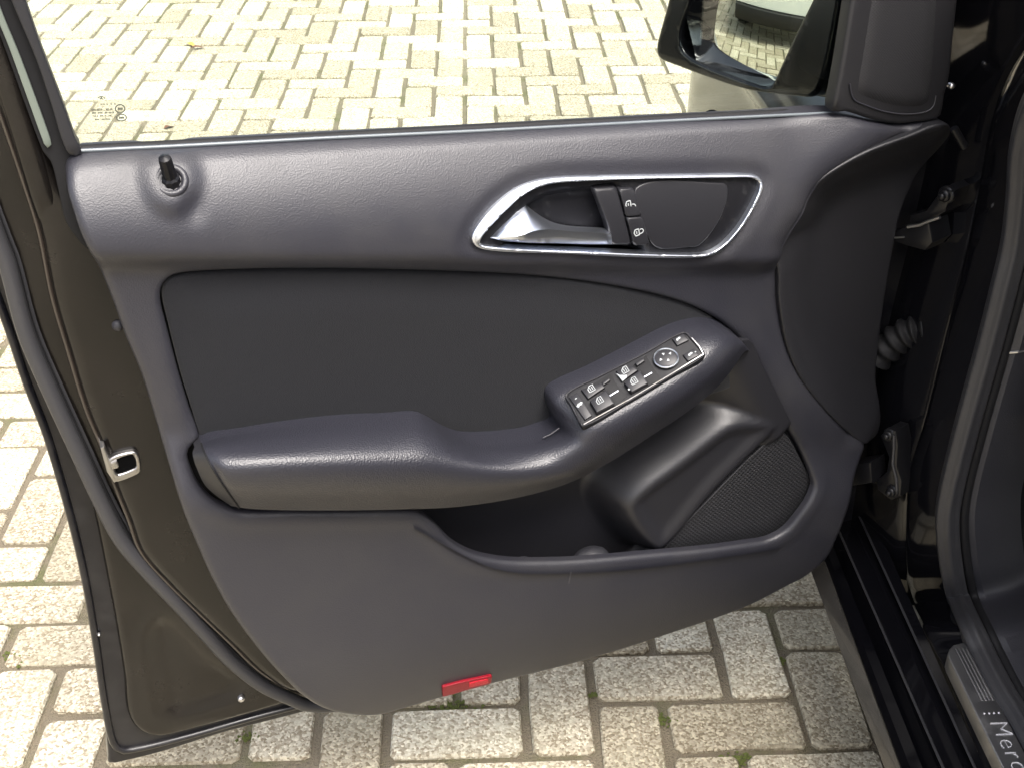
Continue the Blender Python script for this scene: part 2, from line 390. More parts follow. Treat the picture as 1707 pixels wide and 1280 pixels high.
UNIT, YAW, ORG = .1065, .02587, np.array([-.80621, 4.47716])
ly_x = np.array([math.cos(YAW), math.sin(YAW)]); ly_y = np.array([-math.sin(YAW), math.cos(YAW)])
def latt(x, y): return ORG + UNIT*(x*ly_x + y*ly_y)
pav = mesh('pavement', [(-9, -5, -.0075), (5, -5, -.0075), (5, 10, -.0075), (-9, 10, -.0075)], [(0, 1, 2, 3)], M['sand'], None, 0)
tag(pav, 'beige concrete block paving laid in herringbone with mossy joints', None, None, 'structure')
gnd = mesh('ground', [(-400, -400, -.03), (400, -400, -.03), (400, 400, -.03), (-400, 400, -.03)], [(0, 1, 2, 3)], M['far_ground'], None, 0)
tag(gnd, 'paved ground stretching away around the car', None, None, 'structure')
def paver_outline(L, Wd, j, r):
    hx, hy = L/2, Wd/2; c = .006+r.uniform(0, .004, 4)
    P = [(hx-c[0], hy), (0, hy+r.uniform(-j, j)), (-hx+c[1], hy), (-hx, hy-c[1]), (-hx, -hy+c[2]), (-hx+c[2], -hy), (0, -hy+r.uniform(-j, j)), (hx-c[3], -hy), (hx, -hy+c[3]), (hx, hy-c[0])]
    return np.array(P)+r.uniform(-j*.5, j*.5, (10, 2))
def paver_geo(r):
    P = paver_outline(2*UNIT-.0135, UNIT-.0135, .0022, r); n = 10
    top = r.uniform(-.0015, .0015)
    b = .003
    Q = P*np.array([1-2*b/(2*UNIT), 1-2*b/UNIT])
    V = np.vstack([np.c_[P, np.full(n, -.05)], np.c_[P, np.full(n, -.0035)], np.c_[Q, top+r.uniform(-.0006, .0006, n)]])
    Fc = []
    for i in range(2):
        for k in range(n): Fc.append((i*n+k, i*n+(k+1) % n, (i+1)*n+(k+1) % n, (i+1)*n+k))
    Fc.append(tuple(range(2*n, 3*n)))
    return V, Fc
def to_px(p):
    q = np.array([p[0], p[1], 0])-CAM; d = q@FWD
    return (853.5+F_PX*(q@c_right)/d, 640+F_PX*(q@c_down)/d) if d > .1 else (-1e5, -1e5)
VIS = [np.array([(30, -5), (136, 250), (1390, 188), (1380, 160), (1284, 154), (1107, 97), (1121, -5)]), np.array([(-5, 515), (183, 1275), (183, 1290), (-5, 1290)]),
       np.array([(181, 1271), (531, 1179), (626, 1189), (1317, 970), (1357, 965), (1478, 1290), (181, 1290)])]
cells = []
for i in range(-90, 60):
    for j in range(-95, 60):
        k = (i+j) % 4
        if k == 0: c, rot = (i+1., j-.5), 0.          # lattice corner is the top-left of the H brick
        elif k == 2: c, rot = (i+.5, j), math.pi/2
        else: continue
        p = latt(*c)
        if -8.8 < p[0] < 4.8 and -4.8 < p[1] < 9.8: cells.append((p, rot))
vis = []
for idx, (p, rot) in enumerate(cells):
    pts = [p]
    a = YAW+rot; e1 = np.array([math.cos(a), math.sin(a)]); e2 = np.array([-e1[1], e1[0]])
    pts += [p+sx*e1*.085+sy*e2*.04 for sx in (-1, 1) for sy in (-1, 1)]
    px = np.array([to_px(q) for q in pts])
    inn = (px[:, 0] > 0) & (px[:, 0] < 1707) & (px[:, 1] > 0) & (px[:, 1] < 1280)
    m = np.zeros(len(px), bool)
    for poly in VIS: m |= inside(px, poly)
    if (m & inn).any(): vis.append((-(m & inn).sum()/np.linalg.norm(np.array([*p, 0])-CAM)**2*(2 if (m & inn).sum() > 2 else 1), idx))
vis.sort(); single = {i for _, i in vis[:300]}
pvm = []
for k in range(9):
    V, Fc = paver_geo(rng); me = bpy.data.meshes.new('paver'); me.from_pydata(V.tolist(), [], Fc); me.update(); me.materials.append(M['paver']); pvm.append(me)
restV, restF, nv = [], [], 0
geos = [paver_geo(rng) for _ in range(24)]
for idx, (p, rot) in enumerate(cells):
    a = YAW+rot+rng.normal(0, .006)+(math.pi if rng.random() < .5 else 0); dz = rng.normal(0, .0012)
    p = p+rng.normal(0, .0012, 2)
    tx, ty = rng.normal(0, .006, 2)
    if idx in single:
        o = bpy.data.objects.new('paver', pvm[rng.integers(9)]); COL.objects.link(o); o.parent = pav
        o.location = (p[0]-WLOC[pav][0], p[1]-WLOC[pav][1], dz-WLOC[pav][2]); o.rotation_euler = (tx, ty, a)
    else:
        V, Fc = geos[rng.integers(24)]; c, s = math.cos(a), math.sin(a)
        W_ = np.c_[V[:, 0]*c-V[:, 1]*s+p[0], V[:, 0]*s+V[:, 1]*c+p[1], V[:, 2]+dz+V[:, 0]*ty]
        restV.append(W_); restF += [tuple(q+nv for q in f) for f in Fc]; nv += len(V)
pf = mesh('paver_field', np.vstack(restV), restF, M['paver'], pav, 0); tag(pf, kind='stuff')

# moss in the joints: tiny tufts, one mass
M['moss'] = mat('moss', (.10, .12, .025), .95, bump=[('noise', 600, .004)])
def tuft(c, r, n):
    out = []
    for _ in range(n):
        q = np.asarray(c)+np.r_[rng.normal(0, r, 2)*np.array([1, .45]), 0]; s = rng.uniform(.0015, .0045)
        V = np.array([(1, 0, 0), (0, 1, 0), (-1, 0, 0), (0, -1, 0), (0, 0, 1.1), (0, 0, -.6)])*s*rng.uniform(.7, 1.3, (6, 1))+q+np.array([0, 0, -.004])
        out.append((V, [(0, 1, 4), (1, 2, 4), (2, 3, 4), (3, 0, 4), (1, 0, 5), (2, 1, 5), (3, 2, 5), (0, 3, 5)]))
    return out
mg = []
for px, py, r, n in ((755, 1174, .022, 90), (1103, 1196, .012, 40), (1232, 1262, .013, 50), (417, 1225, .012, 40), (1300, 1098, .008, 20), (985, 1155, .006, 20), (30, 1090, .02, 25)):
    mg += tuft(at_z(px, py, 0), r, n)
for _ in range(420):
    i, j = rng.integers(-40, 40), rng.integers(-40, 30); p = latt(i+.0, j+rng.uniform(-.5, .5)) if rng.random() < .5 else latt(i+rng.uniform(-.5, .5), j)
    k = np.r_[p, -.006]; mg += tuft(k, .006, 5)
V, Fc = join_geo(mg); mo = mesh('moss', V, Fc, M['moss'], None, 60); tag(mo, 'small green moss tufts growing in the paving joints', 'moss', None, 'stuff')
# fallen leaves
M['leaf'] = mat('dry_leaf', (.13, .06, .03), .7)
M['leaf_yellow'] = mat('yellow_leaf', (.36, .26, .05), .7)
def leaf(px, py, L, ang, mt, lab):
    c = at_z(px, py, .004); V, Fc = [], []; n = 9
    for i in range(n):
        t = i/(n-1); wd = L*.26*math.sin(math.pi*min(1, t*1.05))**.8 if 0 < t < 1 else .001
        for s in (-1, 0, 1):
            x, y = (t-.5)*L, s*wd; z = .003+.16*abs(y)+.004*math.sin(t*5)
            V.append((c[0]+x*math.cos(ang)-y*math.sin(ang), c[1]+x*math.sin(ang)+y*math.cos(ang), z+.003))
    for i in range(n-1):
        for s in (0, 1): Fc.append((i*3+s, i*3+3+s, i*3+4+s, i*3+1+s))
    k = len(V); V += [(v[0], v[1], v[2]-.0006) for v in V]; Fc += [tuple(q+k for q in f)[::-1] for f in Fc]
    return tag(mesh('fallen_leaf', V, Fc, mt, None, 60), lab, 'leaf', 'fallen leaves on the paving')
leaf(330, 80, .05, .4, M['leaf'], 'curled reddish brown dead leaf on paving beyond window')
leaf(318, 75, .045, -.5, M['leaf_yellow'], 'small yellow leaf beside the curled brown one')
leaf(282, 213, .04, .9, M['leaf'], 'tiny rust coloured leaf scrap wedged in paving joint')

# ------------------------------------------------------------------ the car: one thing, everything else hangs from it
car = empty('black_car', (HINGE[0]+.9, HINGE[1]-.6, 0))
tag(car, 'black hatchback car with its front left door swung wide open', 'car')
def dz_line(a, b, n):
    (x0, y0), (x1, y1) = DOOR.cast(*a, n), DOOR.cast(*b, n)
    return lambda x: y0+(x-x0)*(y1-y0)/(x1-x0)
belt = dz_line((130, 262), (1390, 200), 0.); crease = dz_line((150, 432), (1190, 440), .042)
low = dz_line((300, 790), (1400, 800), .045); foot = dz_line((560, 1222), (1317, 1006), .02)
def trim_base(P):
    x, y = P[:, 0], P[:, 1]
    t = np.clip((belt(x)-y)/(belt(x)-crease(x)), 0, None)
    n = .042*(1-np.clip(1-t, 0, 1)**2.2)
    n = n-.018*sstep(crease(x)-y, -.008, .026)
    n = n+.022*sstep(low(x)-y, -.05, .05)
    n = n-.030*np.clip(1-(y-foot(x))/.17, 0, 1.2)**2.2
    n = n+.014*sstep(.17-x, 0, .12)*sstep(y-low(x), .0, .2)         # swells towards the dashboard end
    n = n-.02*sstep(.985-x, .10, .0)*0
    return n
def S_(pts): return DOOR.surf(pts, trim_base)
# --- door skin, flange and inner sheet metal
outer = [(0, 527), (26, 597), (57, 680), (79, 737), (109, 855), (128, 917), (148, 1018), (165, 1119), (175, 1203), (180, 1255), (181, 1270), (196, 1268), (269, 1250), (369, 1219), (470, 1193), (600, 1159), (800, 1104), (1000, 1050), (1200, 994), (1330, 957),
         (1392, 925), (1435, 885), (1452, 808), (1462, 758), (1478, 646), (1495, 514), (1521, 428), (1539, 306), (1566, 235), (1580, 190), (1440, 215), (1200, 225), (800, 245), (400, 265), (136, 285), (100, 262), (60, 170), (0, 10), (-70, -150), (-170, -150), (-150, 0), (-110, 150), (-60, 345), (-35, 430)]
dn = [-.066]*len(outer)
o2 = DOOR.casts([(p[0], p[1], n) for p, n in zip(outer, dn)])
shell = sheet('door_shell', DOOR, cr(o2, .006), lambda P: np.full(len(P), -.062)+.0*P[:, 0], .03, M['flange'], car, r=.004, back=.035)
o3 = DOOR.casts([(p[0]+(4 if p[0] < 300 else -4), p[1]+(40 if p[1] < 300 else -6), -.105) for p in outer])
skin = sheet('outer_skin', DOOR, cr(o3, .012), lambda P: -.10-.035*sstep(P[:, 1], .9, .3)*0-.02*np.sin(np.clip((P[:, 1]-.25)/.8, 0, 1)*math.pi), .03, M['black_gloss'], shell, back=0)
# stepped flange line on the shut face
fl = DOOR.casts([(-45, 395, -.058), (-15, 470, -.058), (14, 548, -.058), (45, 640, -.058), (78, 725, -.058), (118, 862, -.058), (141, 960, -.058), (160, 1070, -.058), (176, 1180, -.058), (190, 1242, -.058), (205, 1253, -.058), (300, 1232, -.058), (420, 1198, -.058), (520, 1172, -.058)])
tube('flange_bead', DOOR.arr(resample(cr(fl, .01, False), .012), np.full(len(resample(cr(fl, .01, False), .012)), -.0605)), .0045, M['flange'], shell, 8)
# inner pressed panel (brownish dusty paint)
ip = [(-40, 300), (20, 470), (70, 600), (120, 725), (150, 830), (160, 870), (178, 961), (195, 1051), (208, 1135), (214, 1195), (232, 1223), (262, 1233), (302, 1226), (403, 1199), (504, 1169), (560, 1150), (800, 1085), (1000, 1035), (1200, 980), (1340, 930), (1400, 870), (1440, 740), (1465, 560), (1490, 420), (1500, 300), (1300, 235), (800, 260), (300, 285), (110, 285), (70, 200), (0, 20), (-60, -140), (-150, -140), (-110, 60), (-75, 180)]
ip2 = cr(DOOR.casts(ip, -.047), .008)
dent = cr(DOOR.casts([(252, 1052), (278, 1036), (300, 1052), (345, 1095), (405, 1136), (408, 1162), (350, 1185), (292, 1199), (268, 1192), (262, 1150), (252, 1100)], -.045), .006)
def ip_h(P):
    n = np.full(len(P), -.050); d = sdist(P, dent); return n-.008*sstep(d, -.003, .010)+.002*np.sin(P[:, 0]*40)*np.cos(P[:, 1]*31)*.4
inner = sheet('inner_panel', DOOR, ip2, ip_h, .012, M['shell'], shell, r=.009, back=.02)
# raised plate under the trim, its edge catches the light
pl = [(-20, 130), (10, 215), (39, 300), (66, 387), (87, 492), (114, 584), (144, 681), (172, 748), (192, 807), (214, 862), (235, 918), (285, 975), (336, 1024), (386, 1072), (433, 1117), (480, 1146), (540, 1150), (540, 1080), (440, 900), (370, 700), (330, 450), (300, 330), (130, 320), (60, 180)]
pl2 = cr(DOOR.casts(pl, -.034), .008)
plate = sheet('latch_plate', DOOR, pl2, lambda P: -.022+.0010*np.sin(P[:, 0]*35+1)*np.sin(P[:, 1]*22), .012, M['shell'], shell, r=.014, back=.02)
edge_highlight = resample(cr(np.array([DOOR.w(x-1, y, -.031) for x, y in pl[:16]]), .01, False), .008)
tube('plate_highlight', edge_highlight, .0024, M['edge_highlight'], shell, 8)  # added tube: painted highlight line along the plate edge
# weather seal
seal = [(-150, 40), (-70, 235), (-30, 330), (0, 410), (12, 440), (44, 558), (83, 650), (131, 755), (171, 842), (202, 900), (242, 948), (289, 998), (336, 1048), (386, 1102), (437, 1142), (480, 1162), (515, 1175), (580, 1172), (700, 1140)]
sp3 = np.array([DOOR.w(x, y, -.034) for x, y in seal]); tube('weather_seal', resample(cr(sp3, .01, False), .008), .0085, M['seal_soft'], shell, 12)
sp4 = np.array([DOOR.w(x+11, y-8, -.040) for x, y in seal[1:15]]); tube('seal_lip', resample(cr(sp4, .01, False), .008), .0032, M['dark_rubber'], shell, 8)
sp5 = np.array([DOOR.w(x+19, y-9, -.042) for x, y in seal[1:10]]); tube('seal_lip', resample(cr(sp5, .01, False), .008), .0018, M['rubber'], shell, 6)
# latch
LF = Frame(DOOR.w(206, 778, -.021), D_U, (0, 0, 1), D_N)
def lf(px, py): return LF.cast(px, py, .004)
la = empty('latch', LF.o); la.parent = shell; la.location = LF.o-WLOC[shell]
la_out = np.array([lf(*p) for p in [(181, 765), (222, 751), (231, 757), (235, 782), (229, 789), (194, 802), (187, 797)]])
la_in = np.array([lf(*p) for p in [(190, 768), (219, 756), (224, 760), (227, 776), (222, 780), (197, 789), (192, 784)]])
bpy.data.objects.remove(la)
latch = sheet('door_latch', LF, cr(la_out, .003), lambda P: np.full(len(P), .006), .004, M['steel'], shell, r=.002, back=.008, holes=[cr(la_in, .003)])
prism('latch_slot_shade', LF, la_in*.995, -.004, .0035, M['slot_shade'], shell)  # solid block, painted black for the shade of the recess
prism('latch_claw', LF, [lf(*p) for p in [(184, 768), (194, 764), (198, 774), (195, 777), (187, 779)]], .001, .008, M['steel'], shell, .001)
prism('latch_strap', LF, [lf(*p) for p in [(167, 745), (174, 742), (196, 800), (190, 803), (178, 785)]], -.008, .006, M['steel'], shell, .0015)
# trim clip and drain plug, small screws
def disc(name, c, nrm, r, hgt, m, parent, seg=14, dome=.3):
    nrm = np.asarray(nrm, float)/np.linalg.norm(nrm); a = np.cross(nrm, (0.2, .3, .9)); a /= np.linalg.norm(a); b = np.cross(nrm, a)
    prof = [(r, -hgt), (r, hgt*.4), (r*.85, hgt*.8), (r*.45, hgt*(1+dome*.6)), (.0001, hgt*(1+dome))]
    V = [np.asarray(c)+nrm*z+(a*math.cos(2*math.pi*k/seg)+b*math.sin(2*math.pi*k/seg))*q for q, z in prof for k in range(seg)]
    Fc = [(i*seg+k, i*seg+(k+1) % seg, (i+1)*seg+(k+1) % seg, (i+1)*seg+k) for i in range(len(prof)-1) for k in range(seg)]
    if np.dot(np.cross(a, b), nrm) < 0: Fc = [f[::-1] for f in Fc]
    return mesh(name, V, Fc, m, parent, 45)
disc('trim_clip', DOOR.w(196, 543, -.022), D_N+D_U*.8, .006, .004, M['interior'], shell)
disc('drain_plug', DOOR.w(402, 1164, -.05), D_N, .0045, .003, M['silver'], shell)
disc('flange_screw', DOOR.w(75, 652, -.058), D_N, .002, .002, M['silver'], shell)
disc('flange_screw', DOOR.w(165, 1057, -.058), D_N, .002, .002, M['silver'], shell)

# --- window frame behind the glass
def bar(name, pts, m, parent, r=.002, back=.02, sp=.012, h=None): return sheet(name, DOOR, resample(cr(DOOR.casts(pts), .006), .006, True), h or (lambda P: np.full(len(P), pts[0][2])), sp, m, parent, r=r, back=back)
bar('window_frame', [(-20, -160, -.004), (42-56, -160, -.004), (42, 0, -.004), (63, 63, -.004), (83, 116, -.004), (108, 181, -.004), (128, 237, -.004), (139, 256, -.004), (118, 262, -.004), (104, 236, -.004), (87, 180, -.004), (60, 100, -.004), (18, 0, -.004), (-45, -160, -.004)], M['flank'], shell)
bar('frame_channel', [(-100, -160, -.016), (-40, -160, -.016), (22, 0, -.016), (66, 100, -.016), (92, 180, -.016), (110, 236, -.016), (128, 275, -.016), (150, 400, -.016), (150, 420, -.016), (112, 375, -.016), (98, 320, -.016), (85, 270, -.016), (72, 255, -.016), (0, 60, -.016), (-70, -120, -.016)], M['dark_rubber'], shell)
bar('glass_run', [(-70, -160, -.012), (-60, -160, -.012), (5, 25, -.012), (30, 85, -.012), (60, 165, -.012), (86, 238, -.012), (87, 246, -.012), (78, 250, -.012), (70, 232, -.012), (45, 163, -.012), (15, 80, -.012), (-5, 30, -.012)], M['slot'], shell, r=.001, back=.004)
bar('frame_rail', [(-140, -160, -.020), (-70, -160, -.020), (-5, 20, -.020), (30, 120, -.020), (75, 262, -.020), (100, 345, -.020), (130, 440, -.020), (90, 440, -.020), (66, 387, -.020), (39, 300, -.020), (0, 176, -.020), (-60, 20, -.020)], M['shell'], shell, r=.008, h=lambda P: -.020-.014*sstep(1.0-P[:, 1], 0, .08))
# frame over the top and down to the mirror corner, above the picture
fp = [DOOR.w(-75, -160, -.02), DOOR.p(.93, 1.30, -.03), DOOR.p(.88, 1.40, -.05), DOOR.p(.70, 1.47, -.08), DOOR.p(.45, 1.46, -.09), DOOR.p(.22, 1.36, -.08), DOOR.p(.02, 1.22, -.05), DOOR.p(-.03, 1.13, -.03)]
tube('window_frame_arch', resample(cr(fp, .02, False), .03), .02, M['flank'], shell, 10)

# --- window glass with its etched marks
gp = [DOOR.cast(138, 262, -.045), DOOR.cast(62, 60, -.045), DOOR.cast(-35, -160, -.045), (.87, 1.38), (.70, 1.44), (.45, 1.43), (.22, 1.33), (.06, 1.18), DOOR.cast(1440, -60, -.045), DOOR.cast(1405, 215, -.045)]
V, Fc = prism_geo(DOOR, np.array(gp), -.047, -.043); win = mesh('window_glass', V, Fc, M['glass'], car, 0)
M['etch'] = mat('etched_mark', (.07, .075, .055), .8)
GF = Frame(DOOR.p(0, 0, -.0426), D_U*-1, (0, 0, 1), D_N)
et = []
def gl(x, y): return GF.cast(130+x/15.52, 150+y/15.52, 0)
for row, y, segs in ((0, 515, [(350, 470), (490, 620), (720, 800), (830, 890)]), (1, 600, [(360, 470), (510, 640), (690, 760), (790, 930)]), (2, 680, [(400, 465), (490, 515), (575, 655), (690, 735), (790, 855)]), (3, 770, [(440, 550), (610, 840)]), (4, 380, [(580, 630), (660, 690), (740, 780), (840, 890), (940, 985)])):
    for a, b in segs:
        x = a; tilt = -.10
        while x < b:
            wd = rng.uniform(22, 38); q0, q1 = gl(x, y+(x-600)*tilt*.3), gl(min(x+wd, b), y+(x+wd-600)*tilt*.3)
            et.append(ribbon_geo(GF, [q0, q1], .0016 if row < 2 else .0012, .0002)); x += wd+9
for cx, cy, rx, ry in ((1090, 495, 122, 105), (1125, 725, 130, 85)):
    et.append(ribbon_geo(GF, [gl(cx+rx*math.cos(a), cy+ry*math.sin(a)) for a in np.linspace(0, 2*math.pi, 28)], .0011, .0002))
    for k in range(3):
        et.append(ribbon_geo(GF, [gl(cx-50+k*45, cy+30), gl(cx-40+k*45, cy-30)], .0014, .0002))
et.append(ribbon_geo(GF, [gl(605+95*math.cos(a), 265+85*math.sin(a)) for a in np.radians(np.linspace(-150, -20, 14))], .0009, .0002))
for a in (-90, 150, 30): et.append(ribbon_geo(GF, [gl(605, 225), gl(605+55*math.cos(math.radians(a)), 225+45*math.sin(math.radians(a)))], .001, .0002))
V, Fc = join_geo(et); mesh('etched_mark', V, Fc, M['etch'], win, 0)
# window seal strip along the belt and its bright bead
bl = np.array([DOOR.w(x, y, -.028) for x, y in [(120, 252), (400, 238), (800, 216), (1200, 196), (1400, 186)]])
tube('window_seal', resample(bl, .02), .0055, M['dark_rubber'], win, 10)
bl = np.array([DOOR.w(x, y, float(trim_base(DOOR.cast(x, y, 0.)[None])[0])-.013) for x, y in [(134, 252), (300, 244), (540, 231), (800, 219), (1100, 203), (1385, 189)]])
tube('belt_bead', resample(bl, .02), .0019, M['bead'], win, 8)

# --- door panel (trim carrier)
trim_px = [(142, 259), (300, 251), (540, 238), (800, 225), (1100, 208), (1290, 198), (1400, 192), (1454, 204), (1493, 211), (1531, 208), (1566, 202),
           (1566, 210), (1512, 232), (1454, 259), (1408, 286), (1377, 309), (1358, 335), (1346, 364), (1327, 393), (1312, 423), (1304, 462), (1305, 504), (1320, 580), (1346, 636), (1386, 687), (1422, 722), (1441, 741),
           (1437, 753), (1422, 804), (1396, 890), (1374, 931), (1336, 961), (1314, 972), (1238, 1010), (1133, 1047), (974, 1097), (816, 1137), (732, 1160), (674, 1177), (626, 1189), (579, 1188), (537, 1178), (500, 1155),
           (487, 1143), (437, 1089), (386, 1021), (353, 962), (329, 908), (306, 852), (280, 768), (258, 694), (236, 624), (210, 562), (188, 501), (162, 440), (136, 392), (120, 344), (113, 318), (112, 287), (117, 272), (127, 264)]
trim_out = cr(DOOR.surf(trim_px, lambda P: trim_base(P)-.006), .006)
hole_px = [(268, 502), (271, 479), (286, 463), (319, 456), (422, 451), (559, 450), (760, 455), (900, 463), (1000, 475), (1090, 492), (1150, 510), (1195, 533), (1218, 551), (1248, 582), (1278, 640), (1306, 700), (1336, 752), (1358, 806), (1355, 823), (1338, 853), (1312, 884), (1284, 900), (1245, 907), (1180, 916), (1093, 924), (963, 935), (877, 937), (833, 934), (790, 924), (755, 905), (725, 874), (704, 858), (685, 853), (594, 853), (490, 853), (400, 853), (362, 840), (335, 815), (319, 783), (313, 757), (322, 742), (333, 733), (316, 681), (299, 626), (279, 550)]
hole = cr(S_(hole_px), .006)
bez_out_px = [(786, 398), (793, 381), (816, 352), (848, 324), (875, 309), (907, 300), (947, 296), (1045, 294), (1177, 292), (1255, 292), (1268, 298), (1272, 309), (1268, 326), (1242, 375), (1219, 404), (1199, 421), (1177, 429), (1144, 431), (1045, 429), (947, 424), (848, 421), (809, 417), (793, 411)]
bez_in_px = [(799, 404), (804, 391), (829, 362), (858, 335), (888, 316), (921, 306), (980, 302), (1078, 299), (1209, 297), (1253, 297), (1265, 303), (1266, 311), (1262, 326), (1236, 373), (1213, 401), (1193, 417), (1173, 424), (1140, 425), (1078, 424), (980, 420), (881, 416), (816, 412), (803, 409)]
bo, bi = cr(S_(bez_out_px), .004), cr(S_(bez_in_px), .004)
bmid = (resample(bo, n=200, closed=True)*.55+0)
bc = bo.mean(0); bhole = bc+(bo-bc)*.985
pin_c = S_([(283, 294)])[0]
EDGE = cr(S_([(1512, 232), (1454, 259), (1408, 286), (1377, 309), (1358, 335), (1346, 364), (1327, 393), (1312, 423), (1304, 462), (1305, 504), (1320, 580), (1346, 636), (1386, 687), (1422, 722)]), .006, False)
def trim_h(P):
    n = trim_base(P)
    n = n-.012*np.clip(1-dist(P, EDGE, False)/.034, 0, 1)**2          # soft roll-over towards the dashboard end
    d = np.linalg.norm((P-pin_c)*np.array([1, .9]), axis=1)                     # lock-pin boss with a hollow below it
    n = n+.008*sstep(.034-d, 0, .020)
    dn_ = np.linalg.norm((P-(pin_c+np.array([-.016, -.026])))*np.array([1.2, .8]), axis=1); n = n-.003*sstep(.020-dn_, 0, .02)
    n = n-.004*sstep(.016-dist(P, bo), 0, .016)                                # surface dips towards the handle bezel
    n = n+.002*np.exp(-((dist(P, hole)-.012)/.010)**2)*sstep(crease(P[:, 0])-.05-P[:, 1], 0, .08)
    return n
panel = sheet('door_panel', DOOR, trim_out, trim_h, .006, M['plastic'], car, r=.009, back=.03, holes=[hole, bhole], hr=[.006, .002], sharp=60, hback=.006)
# lock pin
pw = DOOR.p(*pin_c, float(trim_h(pin_c[None])[0]))
ax = np.array([0, 0, 1])*.92+D_N*.38; ax /= np.linalg.norm(ax); ax = ax+D_U*.12; ax /= np.linalg.norm(ax)
def ring(name, c, nrm, R, r, m, parent, seg=28):
    nrm = np.asarray(nrm)/np.linalg.norm(nrm); a = np.cross(nrm, (0.2, .3, .9)); a /= np.linalg.norm(a); b = np.cross(nrm, a)
    P = [c+R*(a*math.cos(t)+b*math.sin(t)) for t in np.linspace(0, 2*math.pi, seg)]
    return tube(name, P, r, m, parent, 8)
ring('lock_pin_collar', pw-ax*.002, ax*.6+D_N*.5, .0125, .0035, M['plastic'], panel)
prof = [(-.006, .009), (.002, .0088), (.004, .0068), (.024, .0062), (.027, .0055), (.0285, .003), (.029, .0005)]
V, Fc = [], []; a_ = np.cross(ax, D_U); a_ /= np.linalg.norm(a_); b_ = np.cross(ax, a_)
for z, r in prof:
    for k in range(20): V.append(pw+ax*z+(a_*math.cos(k*math.pi/10)+b_*math.sin(k*math.pi/10))*r*(.9 if (k % 2 and z < .026) else 1))
Fc = [(i*20+k, i*20+(k+1) % 20, (i+1)*20+(k+1) % 20, (i+1)*20+k) for i in range(len(prof)-1) for k in range(20)]
mesh('lock_pin', V, Fc, M['piano'], panel, 30)
# dark end panel towards the dashboard
fl_px = [(1568, 204), (1512, 228), (1454, 255), (1404, 284), (1373, 308), (1354, 335), (1342, 364), (1323, 393), (1308, 423), (1300, 462), (1301, 504), (1316, 582), (1342, 639), (1383, 691), (1420, 726), (1444, 743), (1452, 707), (1465, 621), (1475, 534), (1488, 453), (1506, 362), (1528, 306), (1559, 250), (1572, 215)]
edge_px = fl_px[:16]
def fl_n(P, e): return 0
edge0 = S_(edge_px)
fo = np.vstack([edge0, DOOR.casts(fl_px[16:], -.012)])
def flank_h(P):
    d = dist(P, cr(edge0, .006, False), False)
    return trim_base(P)*0+.022-.042*sstep(d, 0, .085)-.006*sstep(d, 0, .02)
fo = np.vstack([edge0+0, DOOR.casts(fl_px[16:], -.02)])
flank = sheet('dashboard_end_panel', DOOR, cr(fo, .006), flank_h, .008, M['flank'], panel, r=.003, back=.02)
# fabric insert
fab_px = [(272, 502), (274, 481), (288, 466), (319, 459), (422, 454), (559, 453), (760, 458), (900, 466), (1000, 478), (1090, 495), (1150, 513), (1193, 536), (1222, 560), (1246, 590), (1240, 640), (1130, 680), (1000, 740), (930, 765), (800, 770), (640, 750), (450, 755), (345, 760), (336, 736), (319, 681), (302, 626), (283, 550)]
fab = cr(DOOR.casts(fab_px, .024), .007)
def fab_h(P):
    d = dist(P, fab); return .020+.006*sstep(d, 0, .05)+.0012*np.sin(P[:, 0]*19+P[:, 1]*23)
sheet('fabric_insert', DOOR, fab, fab_h, .010, M['fabric'], panel, r=.005, back=.02)

sheet('panel_backing', DOOR, DOOR.casts([(250, 445), (700, 440), (700, 800), (690, 880), (340, 870), (290, 770)], 0.), lambda P: np.full(len(P), -.004), .05, M['dark_rubber'], panel, back=.002)
